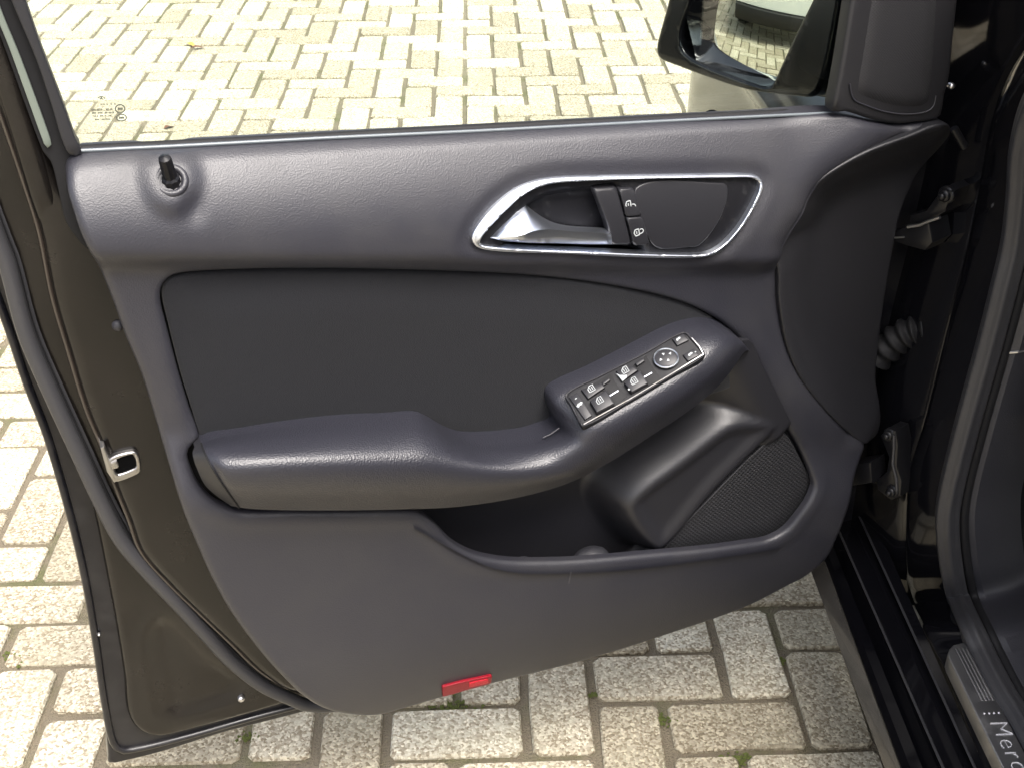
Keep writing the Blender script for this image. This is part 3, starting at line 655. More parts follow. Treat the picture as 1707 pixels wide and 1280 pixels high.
# --- armrest: sections (back-top, front-top, front-bottom) in pixels with their stand-off from the door plane
SEC = [((324, 745, .034), (321, 756, .047), (326, 775, .052), (345, 812, .050), (385, 843, .045)),
       ((335, 738, .034), (340, 752, .060), (352, 776, .078), (372, 808, .080), (398, 845, .062)),
       ((363, 727, .034), (368, 746, .066), (380, 776, .089), (396, 812, .089), (425, 848, .064)),
       ((456, 711, .034), (459, 740, .072), (463, 772, .096), (470, 812, .094), (490, 850, .066)),
       ((559, 699, .034), (561, 734, .074), (564, 769, .098), (570, 810, .096), (590, 850, .068)),
       ((645, 694, .034), (648, 731, .074), (652, 768, .098), (662, 810, .096), (685, 848, .068)),
       ((690, 692, .036), (697, 729, .074), (705, 768, .098), (718, 808, .096), (740, 846, .069)),
       ((716, 702, .038), (728, 735, .074), (742, 771, .097), (758, 808, .096), (790, 841, .070)),
       ((747, 722, .042), (763, 748, .074), (782, 776, .096), (802, 808, .096), (836, 834, .072)),
       ((781, 736, .048), (803, 757, .076), (828, 781, .096), (850, 806, .096), (884, 824, .074)),
       ((833, 740, .054), (855, 759, .080), (878, 781, .097), (900, 800, .097), (930, 811, .075)),
       ((877, 736, .056), (898, 753, .082), (920, 773, .098), (944, 789, .098), (968, 796, .076)),
       ((906, 728, .055), (926, 742, .083), (948, 757, .099), (974, 772, .099), (1000, 779, .076)),
       ((930, 714, .052), (948, 729, .084), (970, 740, .100), (998, 754, .100), (1030, 762, .076)),
       ((924, 690, .052), (956, 712, .084), (982, 724, .101), (1015, 742, .101), (1048, 750, .076)),
       ((922, 668, .052), (965, 698, .084), (996, 713, .102), (1032, 728, .102), (1066, 739, .076)),
       ((940, 652, .052), (990, 682, .084), (1022, 698, .102), (1056, 713, .102), (1093, 721, .075)),
       ((990, 628, .050), (1036, 658, .083), (1066, 672, .100), (1096, 688, .100), (1132, 696, .073)),
       ((1048, 597, .048), (1090, 625, .080), (1120, 640, .096), (1146, 656, .096), (1175, 664, .069)),
       ((1105, 566, .046), (1142, 592, .075), (1170, 607, .089), (1190, 622, .088), (1208, 632, .064)),
       ((1142, 551, .044), (1172, 570, .069), (1197, 583, .080), (1213, 597, .078), (1226, 608, .058)),
       ((1176, 544, .042), (1198, 557, .060), (1217, 568, .067), (1230, 580, .064), (1238, 590, .050)),
       ((1204, 547, .040), (1217, 556, .050), (1231, 566, .053), (1240, 575, .050), (1246, 584, .042)),
       ((1226, 559, .034), (1232, 565, .038), (1238, 571, .040), (1244, 578, .038), (1250, 586, .034))]
def armrest(secs, name, m):
    A3 = np.array([[DOOR.w(*p) for p in s] for s in secs])          # sections x 5 points
    lines = [curve3(A3[:, k], 150) for k in range(5)]
    # keep correspondences: parameterise all five by section index
    lines = []
    for k in range(5):
        P = A3[:, k]; Q = np.vstack([2*P[0]-P[1], P, 2*P[-1]-P[-2]]); out = []
        for i in range(len(P)-1):
            for t in np.linspace(0, 1, 8, endpoint=False):
                p0, p1, p2, p3 = Q[i:i+4]
                out.append(.5*((2*p1)+(-p0+p2)*t+(2*p0-5*p1+4*p2-p3)*t*t+(-p0+3*p1-3*p2+p3)*t**3))
        out.append(P[-1]); lines.append(np.array(out))
    L = np.array(lines)                                             # 5 x N x 3
    back0 = L[0]-D_N*.03; back1 = L[4]-D_N*.06+np.array([0, 0, -.004])
    under = L[4]-D_N*.02+np.array([0, 0, -.010])*0
    N = L.shape[1]; prof = []
    for i in range(N):
        ctrl = np.array([L[0, i], L[1, i], L[2, i], L[3, i], L[4, i]])
        s = cr(ctrl, .003, False); s = resample(s, n=26)
        prof.append(np.vstack([back0[i], s, under[i], back1[i]]))
    prof = np.array(prof)
    return loft(name, list(prof), m, panel, sharp=50, flip=False), prof
arm, arm_prof = armrest(SEC[1:], 'armrest', M['leather'])
cap_, cp_ = armrest(SEC[:2], 'armrest_end_cap', M['flank'])
mesh('cap_end_face', cp_[0], [tuple(range(len(cp_[0])))], M['flank'], panel, 0)
seam = np.array([DOOR.w(*p) for p in SEC[1]])
tube('armrest_seam', resample(cr(seam+D_N*.0006, .004, False), .004), .0011, M['dark_rubber'], arm.parent, 6)
# chrome sliver at the pull-handle opening
tube('handle_trim_line', [DOOR.w(905, 729, .062), DOOR.w(918, 723, .062), DOOR.w(932, 713, .060)], .0008, M['interior'], panel, 6)

# --- map pocket: back wall with the speaker ridge
pk_px = [(660, 820), (800, 800), (960, 740), (1080, 670), (1190, 590), (1240, 560), (1262, 600), (1292, 660), (1316, 705), (1345, 752), (1367, 806), (1362, 830), (1340, 868), (1300, 915), (1240, 960), (1000, 985), (800, 975), (690, 930), (640, 860)]
pk = cr(DOOR.casts(pk_px, .02), .008)
ridge = cr(DOOR.casts([(1303, 704), (1296, 722), (1200, 818), (1106, 922), (1075, 905), (1044, 852), (1062, 822), (1130, 770), (1200, 716), (1225, 703), (1260, 699)], .034), .006)
gr_px = [(1308, 722), (1336, 766), (1356, 808), (1352, 822), (1336, 851), (1310, 881), (1284, 898), (1245, 906), (1180, 914), (1104, 925), (1195, 820), (1288, 730)]
grl = cr(DOOR.casts(gr_px, .024), .006)
seam_r = DOOR.casts([(1215, 548), (1246, 582), (1276, 640), (1306, 700), (1336, 755), (1358, 806)], .03)
g_line = DOOR.casts([(1310, 715), (1112, 925)], .024)
def pk_h(P):
    x, y = P[:, 0], P[:, 1]
    n = np.full(len(P), -.030)
    d = sdist(P, ridge); n = n+.062*sstep(d, -.034, .010)-.006*sstep(d, .010, .030)
    ds = dist(P, cr(seam_r, .008, False), False); n = np.maximum(n, .030-.060*sstep(ds, .01, .12))
    a, b = g_line; nv_ = np.array([-(b-a)[1], (b-a)[0]]); nv_ /= np.linalg.norm(nv_)
    sd_ = (P-a)@nv_
    if (DOOR.cast(1300, 850, .02)-a)@nv_ < 0: sd_ = -sd_
    return n*(1-sstep(sd_, -.004, .008))+(.006)*sstep(sd_, -.004, .008)
sheet('map_pocket', DOOR, pk, pk_h, .006, M['pocket'], panel, back=.02, sharp=60)
sheet('speaker_grille', DOOR, grl, lambda P: .0225+.002*sstep(dist(P, grl), 0, .03), .008, M['grille'], panel, r=.002, back=.015)
# pocket floor and the fixings that show in its shade
fl3 = [np.array([DOOR.w(x, y, z) for x, y in ((690, 880), (833, 950), (963, 955), (1093, 945), (1300, 915))]) for z in (-.035, .052)]
loft('pocket_floor', [curve3(c, 30) for c in fl3], M['pocket'], panel)
for c0, r0 in (((985, 925), .017), ((870, 935), .011)):
    cc = DOOR.w(*c0, .002); V = []; seg = 14
    for i in range(6):
        a = i/5*math.pi/2
        for k in range(seg): V.append(cc+D_U*math.cos(a)*r0*1.5*math.cos(2*math.pi*k/seg)+np.array([0, 0, 1])*(math.sin(a)*r0-.006)+D_N*math.cos(a)*r0*math.sin(2*math.pi*k/seg))
    mesh('pocket_bump', V, [(i*seg+k, i*seg+(k+1) % seg, (i+1)*seg+(k+1) % seg, (i+1)*seg+k) for i in range(5) for k in range(seg)], M['interior'], panel, 60)
# reflector at the foot of the panel
rq = S_([(737, 1158), (736, 1141), (771, 1132), (819, 1122), (817, 1136), (775, 1147)])
sheet('red_reflector', DOOR, resample(rq, .004, True), lambda P: trim_base(P)+.004, .006, M['red'], panel, r=.0012, back=.016)
rq = S_([(780, 1141), (781, 1133), (812, 1126.5), (812, 1134)])
sheet('reflector_lit_patch', DOOR, resample(rq, .004, True), lambda P: trim_base(P)+.0052, .006, M['red_lit'], panel, r=.0006, back=.004)  # lit part of the reflector, painted as a brighter patch
# scuffs on the plastic
sc_ = S_([(951, 951), (948, 972)]); M['scuff'] = mat('scuff_mark', (.05, .05, .053), .6)
sheet('scuff_mark', DOOR, np.array([sc_[0]+(.0012, 0), sc_[0]-(.0012, 0), sc_[1]-(.0006, 0), sc_[1]+(.0010, 0)]), lambda P: trim_h(P)+.0004, .01, M['scuff'], panel, back=.0003)

# --- inner door handle
hs_ = sheet('door_handle', DOOR, bo, lambda P: trim_h(P)+.0055, .004, M['chrome'], car, r=.0022, back=.012, holes=[bi], hr=[.0018])
cup_px = [(795, 404), (802, 388), (828, 359), (858, 331), (888, 313), (921, 303), (980, 299), (1078, 296), (1209, 294), (1256, 294), (1269, 304), (1266, 328), (1238, 376), (1215, 404), (1195, 420), (1173, 427), (1078, 427), (980, 423), (881, 419), (816, 415)]
cup = cr(S_(cup_px), .005)
bowl = DOOR.casts([(905, 322), (975, 312), (1030, 312), (1062, 420), (960, 420), (850, 415), (830, 395), (860, 350)], .02); bowlc = cr(bowl, .006)
def cup_h(P): return trim_base(P)-.006-.022*sstep(sdist(P, bowlc), -.004, .014)
sheet('handle_cup', DOOR, cup, cup_h, .006, M['piano'], hs_, back=.01)
pl_px = [(1063, 316), (1210, 308), (1216, 318), (1212, 345), (1196, 380), (1170, 411), (1155, 415), (1092, 412)]
sheet('handle_plate', DOOR, cr(S_(pl_px), .004), lambda P: trim_base(P)-.0035, .006, M['button'], hs_, r=.0015, back=.006)
st_px = [(992, 318), (1031, 315), (1056, 412), (1022, 412), (1015, 378)]
sheet('handle_bridge', DOOR, resample(S_(st_px), .004, True), lambda P: trim_base(P)-.004, .006, M['button'], hs_, r=.003, back=.01)
for q in ([(1033, 317), (1057, 315), (1071, 361), (1045, 363)], [(1046, 365), (1072, 363), (1084, 409), (1058, 411)]):
    sheet('lock_button', DOOR, resample(S_(q), .004, True), lambda P: trim_base(P)-.001, .006, M['button'], hs_, r=.0015, back=.008)
# lock symbols
HB = Frame(DOOR.p(0, 0, .0), -D_U, (0, 0, 1), D_N)
def padlock(cx, cy, ang, opened):
    c = S_([(cx, cy)])[0]; z = float(trim_base(c[None])[0])-.0001; fr = Frame(DOOR.p(*c, z), -D_U*math.cos(ang)+np.array([0, 0, 1])*math.sin(ang), np.array([0, 0, 1])*math.cos(ang)+D_U*math.sin(ang), D_N)
    k = .0036; out = []
    body = [(-k, -k*.1), (-k, -k*1.3), (0, -k*1.7), (k, -k*1.3), (k, -k*.1), (-k, -k*.1)]; out.append(ribbon_geo(fr, resample(np.array(body), .0006), .0011, 0))
    out.append(ribbon_geo(fr, [(-k*.45, -k*.85), (k*.45, -k*.85)], .001, 0))
    dx = k*1.1 if opened else 0
    out.append(ribbon_geo(fr, np.vstack([[(-k*.7+dx, k*.25)], arc(dx, k*.6, k*.7, 180, 0, 8), [(k*.7+dx, k*.1 if not opened else k*.6)]]), .0010, 0)); return out
for (cx, cy, op) in ((1052, 340, True), (1066, 387, False)):
    V, Fc = join_geo(padlock(cx, cy, math.radians(-80), op)); mesh('lock_symbol', V, Fc, M['icon'], hs_, 0)
# lever: sections from the pivot corner to the tip
LV = [(816, 395, 398, 396.5, .030, .034), (826, 383, 401, 396, .028, .040), (842, 364, 403, 396, .024, .046), (858, 347, 404, 395, .020, .050), (871, 337, 405, 393, .018, .052), (878, 343, 405, 389, .018, .051),
      (897, 358, 406, 384, .020, .049), (921, 371, 406, 383, .022, .047), (950, 377, 407, 386, .022, .046), (985, 379, 408, 388, .022, .045), (1012, 381, 408, 390, .022, .044), (1019, 385, 408, 393, .022, .040)]
secs = []
for x, yt, yb, yr, n0, n1 in LV:
    pts = [DOOR.w(x, yt, n0-.006), DOOR.w(x, yt, n0+.002), DOOR.w(x, yt*.6+yr*.4, n0*.45+n1*.55), DOOR.w(x, yr, n1), DOOR.w(x+1, yr*.5+yb*.5, n1), DOOR.w(x+1, yb-1, n1-.004), DOOR.w(x+1, yb, n1-.010), DOOR.w(x+1, yb, n0-.008)]
    secs.append(np.array(pts))
secs = np.array(secs); cols = [curve3(secs[:, k], 60) for k in range(secs.shape[1])]
lv = loft('handle_lever', cols, M['chrome'], hs_, sharp=38)
endp = np.array([c[-1] for c in cols]); mesh('lever_tip', endp, [tuple(range(len(endp)))], M['chrome'], hs_, 0)

# --- window switch panel on the armrest
q = [DOOR.w(943, 659, .062), DOOR.w(1141, 556, .058), DOOR.w(1175, 595, .091), DOOR.w(974, 711, .100)]
ex = (q[1]-q[0])+(q[2]-q[3]); ey = (q[0]-q[3])+(q[1]-q[2]); ex /= np.linalg.norm(ex); ey = ey-ex*(ey@ex)
en = np.cross(ex, ey); SW = Frame((q[0]+q[1]+q[2]+q[3])/4, ex, ey, en)
def sw(px, py, z=0.): return SW.cast(px, py, z)
plate_px = [(943, 658), (1000, 628), (1075, 590), (1140, 555), (1153, 566), (1165, 580), (1174, 594), (1120, 628), (1050, 670), (974, 711), (962, 696), (951, 675)]
swp = np.array([sw(*p) for p in plate_px])
spanel = sheet('window_switch_panel', SW, cr(swp, .004), lambda P: np.full(len(P), .0015), .008, M['piano'], car, r=.0015, back=.012)
fo_ = cr(swp, .003); fi_ = fo_.mean(0)+(fo_-fo_.mean(0))*np.array([.978, .93])
sheet('panel_frame', SW, fo_*1.008, lambda P: np.full(len(P), .0030), .004, M['silver_dark'] if 'silver_dark' in M else M['button'], spanel, r=.001, back=.005, holes=[fi_], hr=[.001])
tube('panel_trim_line', [SW.p(*sw(x, y), .0035) for x, y in [(973, 709), (1050, 667), (1120, 625), (1172, 593), (1166, 581), (1153, 566)]], .0008, M['steel'], spanel, 6)
def c5(x, y): return sw(900+x/4.742, 520+y/4.742, .004)
# pair = two rockers each: (crop coordinates of the top face quad)
ROCK = [[(325, 615), (490, 560), (515, 600), (380, 690)], [(395, 715), (525, 625), (590, 735), (450, 805)],
        [(600, 470), (735, 425), (775, 465), (660, 545)], [(665, 570), (790, 470), (855, 575), (725, 645)]]
for i, qd in enumerate(ROCK):
    P = np.array([c5(*p) for p in qd]); prism('window_switch', SW, P, -.002, .0085 if i % 2 else .0055, M['button'], spanel, .0016)
WELL = [[(330, 615), (560, 480), (600, 560), (690, 660), (590, 735), (520, 620)], [(730, 420), (840, 335), (895, 440), (965, 525), (855, 580), (785, 470)]]
for wl in WELL: prism('switch_well', SW, [c5(*p) for p in wl], -.001, .0022, M['dark_rubber'], spanel, .0004)
for a, b in (((555, 660), (620, 620)), ((825, 515), (885, 480))):
    V, Fc = ribbon_geo(SW, [c5(*a), c5(*b)], .0012, .004); mesh('well_rib', V, Fc, M['chrome'], spanel, 0)
for wl in ([(490, 560), (545, 525), (555, 545), (500, 585)], [(750, 410), (815, 370), (828, 392), (768, 432)]):
    prism('rocker_lip', SW, [c5(*p) for p in wl], .001, .0060, M['button'], spanel, .001)
# child-lock button, folding-mirror buttons, mirror joystick
prism('child_lock_button', SW, [c5(*p) for p in [(228, 672), (300, 632), (412, 815), (355, 850)]], -.001, .004, M['button'], spanel, .001)
prism('mirror_fold_button', SW, [c5(*p) for p in [(1045, 215), (1130, 172), (1175, 225), (1085, 268)]], -.001, .0045, M['button'], spanel, .001)
prism('mirror_fold_button', SW, [c5(*p) for p in [(1130, 340), (1215, 290), (1258, 345), (1170, 390)]], -.001, .0045, M['button'], spanel, .001)
jc = c5(997, 370); jx = c5(1090, 330)-jc
jr = np.linalg.norm(c5(1095, 372)-c5(900, 372))/2; jy = np.linalg.norm(c5(997, 295)-c5(997, 450))/2
el = np.array([c5(997+97*math.cos(a), 370+74*math.sin(a)) for a in np.linspace(0, 2*math.pi, 36, endpoint=False)])
el = np.array([jc+(p-jc) for p in el])
prism('mirror_joystick', SW, el, -.001, .0055, M['button'], spanel, .0022)
V, Fc = tube_geo(SW.arr(np.vstack([el, el[:2]])*1.0, np.full(38, .0052)), .0011, 6, cap=False); mesh('joystick_ring', V, Fc, M['chrome'], spanel, 60)
ic = []
def tri(cx, cy, ang, k=.0019):
    c = c5(cx, cy); P = np.array([c+k*np.array([math.cos(ang+t), math.sin(ang+t)]) for t in (0, 2.2, -2.2)]); return prism_geo(SW, P, .0056, .0061)
for cx, cy, a in ((975, 340, 2.2), (1030, 335, .6), (955, 385, 3.6), (1015, 388, -.9)): mesh('switch_symbol', *tri(cx, cy, a), M['icon'], spanel, 0)
def win_icon(cx, cy, z, s=.0044):
    """outline of a car window with two bars, set along the plate"""
    c = c5(cx, cy); e1 = c5(cx+60, cy-33)-c; e1 /= np.linalg.norm(e1); e2 = np.array([-e1[1], e1[0]])
    def L(pts): return np.array([c+e1*x*s+e2*y*s for x, y in pts])
    out = [ribbon_geo(SW, L([(-.8, -.8), (-.8, .2), (-.1, .85), (.8, .85), (.8, -.8), (-.8, -.8)]), .0007, z)]
    for x in (-.25, .3): out.append(ribbon_geo(SW, L([(x, -.55), (x, .5)]), .0006, z))
    return out
for cx, cy, z in ((405, 612, .0062), (472, 712, .0092), (672, 466, .0062), (742, 560, .0092)): mesh('switch_symbol', *join_geo(win_icon(cx, cy, z)), M['icon'], spanel, 0)
def blob(cx, cy, k, z): 
    c = c5(cx, cy); return ribbon_geo(SW, np.array([c+k*np.array(p) for p in ((-.9, -.3), (-.2, .3), (.5, .1), (.9, .6))]), k*.8, z)
for bl_ in [blob(315, 735, .0035, .0046), blob(1095, 220, .0026, .0051), blob(1190, 340, .0026, .0051), blob(285, 686, .0012, .0046), blob(1230, 322, .001, .0051)]: mesh('switch_symbol', *bl_, M['icon'], spanel, 0)

# white chipped corner on one rocker
gb = [(598, 487), (635, 505), (690, 503), (686, 525), (652, 552), (628, 520)]
prism('paint_chip', SW, [c5(*p) for p in gb], .0040, .0062, M['icon'], spanel, .001)
disc('switch_dot', SW.p(*c5(705, 628), .0092), en, .0012, .0006, M['icon'], spanel, 8)

M['tweeter_frame'] = mat('tweeter_frame_plastic', (.0075, .0073, .0088), .5, bump=[('noise', 900, .0002)])
# --- tweeter cover in the mirror corner
tw_px = [(1391, 188), (1396, 150), (1406, 95), (1421, 0), (1440, -110), (1462, -230), (1500, -290), (1560, -290), (1606, -120), (1598, 0), (1590, 75), (1585, 127), (1577, 158), (1567, 198), (1531, 205), (1493, 208), (1454, 201), (1412, 188)]
def tw_base(P): return .012-.010*sstep(P[:, 1], .98, 1.25)
tw = sheet('tweeter_cover', DOOR, cr(DOOR.surf(tw_px, tw_base), .008), tw_base, .01, M['tweeter_frame'], car, r=.005, back=.014)
tg_px = [(1419, 154), (1423, 164), (1431, 170), (1473, 184), (1512, 189), (1548, 183), (1557, 170), (1559, 158), (1566, 80), (1571, 0), (1578, -110), (1556, -200), (1520, -220), (1490, -190), (1462, -110), (1443, 0), (1428, 95)]
tg = cr(DOOR.surf(tg_px, tw_base), .008)
sheet('tweeter_grille', DOOR, tg, lambda P: tw_base(P)-.003+.007*sstep(dist(P, tg), 0, .018), .008, M['tweeter'], tw, r=.0025, back=.006)
rim = np.array([DOOR.w(x, y, .013) for x, y in [(1417, 140), (1419, 156), (1424, 167), (1433, 172), (1473, 186), (1512, 191), (1546, 186), (1557, 176), (1560, 160)]])
tube('grille_rim', resample(cr(rim, .006, False), .006), .0008, M['plastic'], tw, 6)

# --- outside mirror beyond the glass
MC = DOOR.w(1262, 55, -.185)
maz, mel = math.radians(-140.5), math.radians(2)
mn = np.array([math.cos(maz)*math.cos(mel), math.sin(maz)*math.cos(mel), math.sin(mel)])
mx_ = np.cross((0, 0, 1), mn); mx_ /= np.linalg.norm(mx_); my_ = np.cross(mn, mx_)
MF = Frame(MC, mx_, my_, mn)
h_out = [(1121, 0), (1111, 37), (1102, 72), (1102, 88), (1108, 98), (1137, 110), (1202, 134), (1245, 147), (1284, 154), (1332, 159), (1366, 158), (1384, 120), (1405, 20), (1412, -40), (1400, -85), (1340, -100), (1230, -98), (1150, -85), (1128, -50)]
h_in = [(1160, 0), (1145, 43), (1143, 71), (1150, 87), (1180, 106), (1225, 124), (1267, 139), (1284, 144), (1295, 139), (1310, 108), (1337, 50), (1362, 0), (1380, -45), (1372, -70), (1330, -80), (1240, -80), (1180, -68), (1166, -40)]
g_out = [(1188, 0), (1180, 43), (1178, 74), (1191, 89), (1230, 111), (1267, 130), (1286, 141), (1296, 131), (1315, 86), (1351, 0), (1366, -38), (1358, -55), (1320, -62), (1240, -62), (1202, -52), (1194, -30)]
ho, hi_, go = [cr(np.array([MF.cast(*p) for p in q]), .006) for q in (h_out, h_in, g_out)]
hc = ho.mean(0)
mroot = sheet('door_mirror', MF, ho, lambda P: .012*sstep(dist(P, ho), 0, .02)*0+.010, .008, M['fender'], car, r=.006, back=.02, holes=[hi_], hr=[.004])
rings = []
for k, (sc, z) in enumerate(((1.0, -.002), (1.02, -.02), (1.0, -.05), (.9, -.08), (.68, -.10), (.35, -.112), (.02, -.115))):
    q2 = hc+(ho-hc)*sc; rings.append(MF.arr(np.vstack([q2, q2[:1]]), np.full(len(q2)+1, z)))
loft('mirror_housing', rings, M['fender'], mroot, flip=True, sharp=60)
r0, r1 = resample(hi_, n=120, closed=True), None
gc = go.mean(0)
ga = np.array([hi_[np.argmin(np.linalg.norm(hi_-p, axis=1))] for p in go])
wall = [MF.arr(np.vstack([q, q[:1]]), np.full(len(q)+1, z)) for q, z in ((ga, .006), (go*.3+ga*.7, -.006), (go, -.012))]
loft('mirror_surround', wall, M['black_gloss'], mroot, sharp=60)
RAD = 1.25
sheet('mirror_glass', MF, go, lambda P: -.010-((P-gc)**2).sum(1)/(2*RAD), .006, M['mirror'], mroot, back=.003, sharp=60)
M['arm'] = mat('mirror_arm_black', (.004, .005, .007), .3, spec=.3)
# arm joining the mirror to the door
am = [np.array([DOOR.w(x, y, z) for x, y, z in ((1404, -90, -.15), (1388, 0, -.15), (1370, 110, -.15), (1352, 152, -.15), (1346, 158, -.14))]),
      np.array([DOOR.w(x, y, z) for x, y, z in ((1418, -90, -.11), (1404, 0, -.11), (1388, 100, -.11), (1376, 152, -.11), (1372, 162, -.11))]),
      np.array([DOOR.w(x, y, z) for x, y, z in ((1436, -90, -.06), (1424, 0, -.06), (1408, 90, -.06), (1398, 150, -.06), (1396, 168, -.055))])]
loft('mirror_arm', [curve3(c, 24) for c in am], M['arm'], mroot, sharp=40)
for x0, x1 in ((1350, 1338), (1384, 1376)):
    tube('mirror_arm_rib', [DOOR.w(x0, 120, -.118), DOOR.w(x1, 150, -.118)], .0015, M['interior'], mroot, 6)

# ------------------------------------------------------------------ car body beside the open door
CF = np.array([-.0507, .99871, 0]); CRt = np.array([.99871, .0507, 0])
BODY = Frame((HINGE[0]-.01, HINGE[1]+.03, 0), CRt, CF, (0, 0, 1))          # x: across to the right, y: forward, z: up
def B(a, b, z): return BODY.p(a, b, z)
def sill(p0, p1, z, b1=-1.9, b0=None):
    A, C_ = at_z(*p0, z), at_z(*p1, z); d = (C_-A)/np.linalg.norm(C_-A)
    far = A-d*((.16) if b0 is None else b0); near = A+d*2.4
    return np.linspace(far, near, 60)
k1 = sill((1357, 965), (1475, 1280), .255); k2 = sill((1383, 959), (1501, 1280), .285); k2b = sill((1384, 958), (1503, 1280), .272)
k3 = sill((1405, 950), (1538, 1280), .275); k4 = sill((1422, 939), (1572, 1280), .315); k4b = sill((1426, 938), (1577, 1280), .318)
k5 = sill((1480, 975), (1621, 1280), .318); k5b = sill((1485, 975), (1625, 1280), .330)
k6 = sill((1506, 975), (1642, 1280), .336)
k0 = k1+np.array([.05, 0, -.05])
M['trim_strip'] = mat('sill_trim_strip', (.03, .029, .028), .22, coat=.3, dust=((.07, .066, .062), 20, .4, .7, .5))
sillo = loft('sill', [k0, k1], M['bumper'], car)
loft('sill_trim_strip', [k1, k1*.5+k2*.5+np.array([0, 0, .003]), k2], M['trim_strip'], sillo)
loft('sill_step', [k2b, k3*.5+k2b*.5+np.array([0, 0, -.004]), k3, k4], M['jamb'], sillo)
loft('sill_top', [k4, k4b, k5, k5b, k6], M['jamb'], sillo, sharp=20)
for kk in (k4, k5b):
    tube('sill_edge', kk+np.array([0, 0, .0008]), .0016, M['sealant'] if 'sealant' in M else M['rubber'], sillo, 6)
# edge curve that sweeps from the sill up the hinge pillar, then the cabin-side curve of the seal
def mix(pts): return np.array([at_z(x, y, v) if k == 'z' else at_y(x, y, v) for x, y, k, v in pts])
e1p = [(1900, 1860, 'z', .336), (1760, 1540, 'z', .336), (1642, 1280, 'z', .336), (1600, 1180, 'z', .337), (1572, 1111, 'z', .338), (1540, 1050, 'z', .340), (1520, 1010, 'y', 1.335), (1511, 960, 'y', 1.345), (1511, 900, 'y', 1.35), (1518, 783, 'y', 1.355), (1544, 697, 'y', 1.36), (1579, 555, 'y', 1.37), (1605, 453, 'y', 1.38), (1630, 336, 'y', 1.39), (1648, 250, 'y', 1.39), (1664, 190, 'y', 1.38), (1690, 120, 'y', 1.34), (1740, 40, 'y', 1.27), (1880, -140, 'y', 1.10)]
e2p = [(2020, 1860, 'z', .365), (1880, 1590, 'z', .365), (1707, 1240, 'z', .365), (1655, 1150, 'z', .366), (1625, 1090, 'z', .368), (1604, 1044, 'z', .372), (1586, 1000, 'y', 1.27), (1574, 950, 'y', 1.28), (1566, 880, 'y', 1.285), (1570, 824, 'y', 1.29), (1594, 722, 'y', 1.295), (1634, 575, 'y', 1.305), (1658, 480, 'y', 1.31), (1676, 402, 'y', 1.315), (1685, 320, 'y', 1.315), (1690, 250, 'y', 1.31), (1712, 170, 'y', 1.29), (1770, 80, 'y', 1.22), (1930, -110, 'y', 1.05)]
e1, e2 = mix(e1p), mix(e2p)
def by_index(P, k=8):
    Q = np.vstack([2*P[0]-P[1], P, 2*P[-1]-P[-2]]); out = []
    for i in range(len(P)-1):
        for t in np.linspace(0, 1, k, endpoint=False):
            p0, p1, p2, p3 = Q[i:i+4]; out.append(.5*((2*p1)+(-p0+p2)*t+(2*p0-5*p1+4*p2-p3)*t*t+(-p0+3*p1-3*p2+p3)*t**3))
    return np.array(out+[P[-1]])
E1, E2 = by_index(e1), by_index(e2)
bow = np.array([0, 0, .0])
mids = []
for s in np.linspace(0, 1, 7)[1:-1]:
    q = E1*(1-s)+E2*s; mids.append(q+math.sin(s*math.pi)*np.array([-.012, .012, -.006]))
jamb = loft('door_jamb', [E1]+mids+[E2], M['jamb'], car, flip=True, sharp=50)
# hinge pillar face: from the edge forwards and outwards behind the door
up = E1[6*8:]                                                              # pillar part of the edge
nb = len(up)
hz = up[:, 2]
o_edge = np.array([B(.02+.05*sstep(z, .85, 1.3), .10-.25*sstep(z, .9, 1.4), z) for z in hz])
b_edge = up*.55+o_edge*.45+np.array([-.0, .03, 0])
hp = loft('hinge_pillar', [up, up+np.array([-.012, .012, 0]), b_edge, o_edge], M['jamb'], car, sharp=50)
lowp = np.array([up[0], b_edge[0], o_edge[0]])
cl = [k5[0], k4[0], k3[0]]
V = np.vstack([lowp, [k6[0], k5b[0], k4[0], k3[0], k2[0], k1[0], k0[0]]]); mesh('pillar_foot', np.vstack([up[0], b_edge[0], o_edge[0], o_edge[0]-np.array([0, 0, .02]), k1[0], k2[0], k4[0], k6[0]]), [(0, 1, 7), (1, 6, 7), (1, 2, 6), (2, 5, 6), (2, 3, 5), (3, 4, 5)], M['jamb'], hp, 0)
# rubber seal round the opening
cs = E2+np.array([.008, -.006, .003])
V, Fc = tube_geo(cs, .0145, 32)
V = V.reshape(-1, 32, 3); V = V.mean(1, keepdims=True)+(V-V.mean(1, keepdims=True))*(1+.10*np.cos(np.arange(32)*2*math.pi*6/32))[None, :, None]
mesh('opening_seal', V.reshape(-1, 3), Fc, M['rubber'], car, 60)
sl2 = E2+np.array([.028, -.008, .006]); so = bpy.data.objects['opening_seal']
tube('seal_bead', sl2, .006, M['dark_rubber'], so, 8)
# cabin trim beyond the seal
t1 = E2+np.array([.024, -.004, .004]); t2 = E2+np.array([.040, -.012, .012]); t3 = E2+np.array([.075, .002, .010]); t4 = E2+np.array([.13, .06, -.02]); t5 = E2+np.array([.30, .16, -.10])
cut = 8*11
loft('cabin_trim', [t1[:cut], t2[:cut], t3[:cut], t4[:cut]], M['interior'], car, flip=True)
ct = bpy.data.objects['cabin_trim']
loft('pillar_trim', [t1[cut-1:], t2[cut-1:]+np.array([.002, -.003, 0]), t3[cut-1:]+np.array([.002, -.003, 0]), t4[cut-1:]], M['plastic'], ct, flip=True)
tube('trim_joint', [t1[cut-1], t2[cut-1]+np.array([0, -.003, 0]), t3[cut-1]+np.array([0, -.003, 0])], .0016, M['silver'], ct, 6)
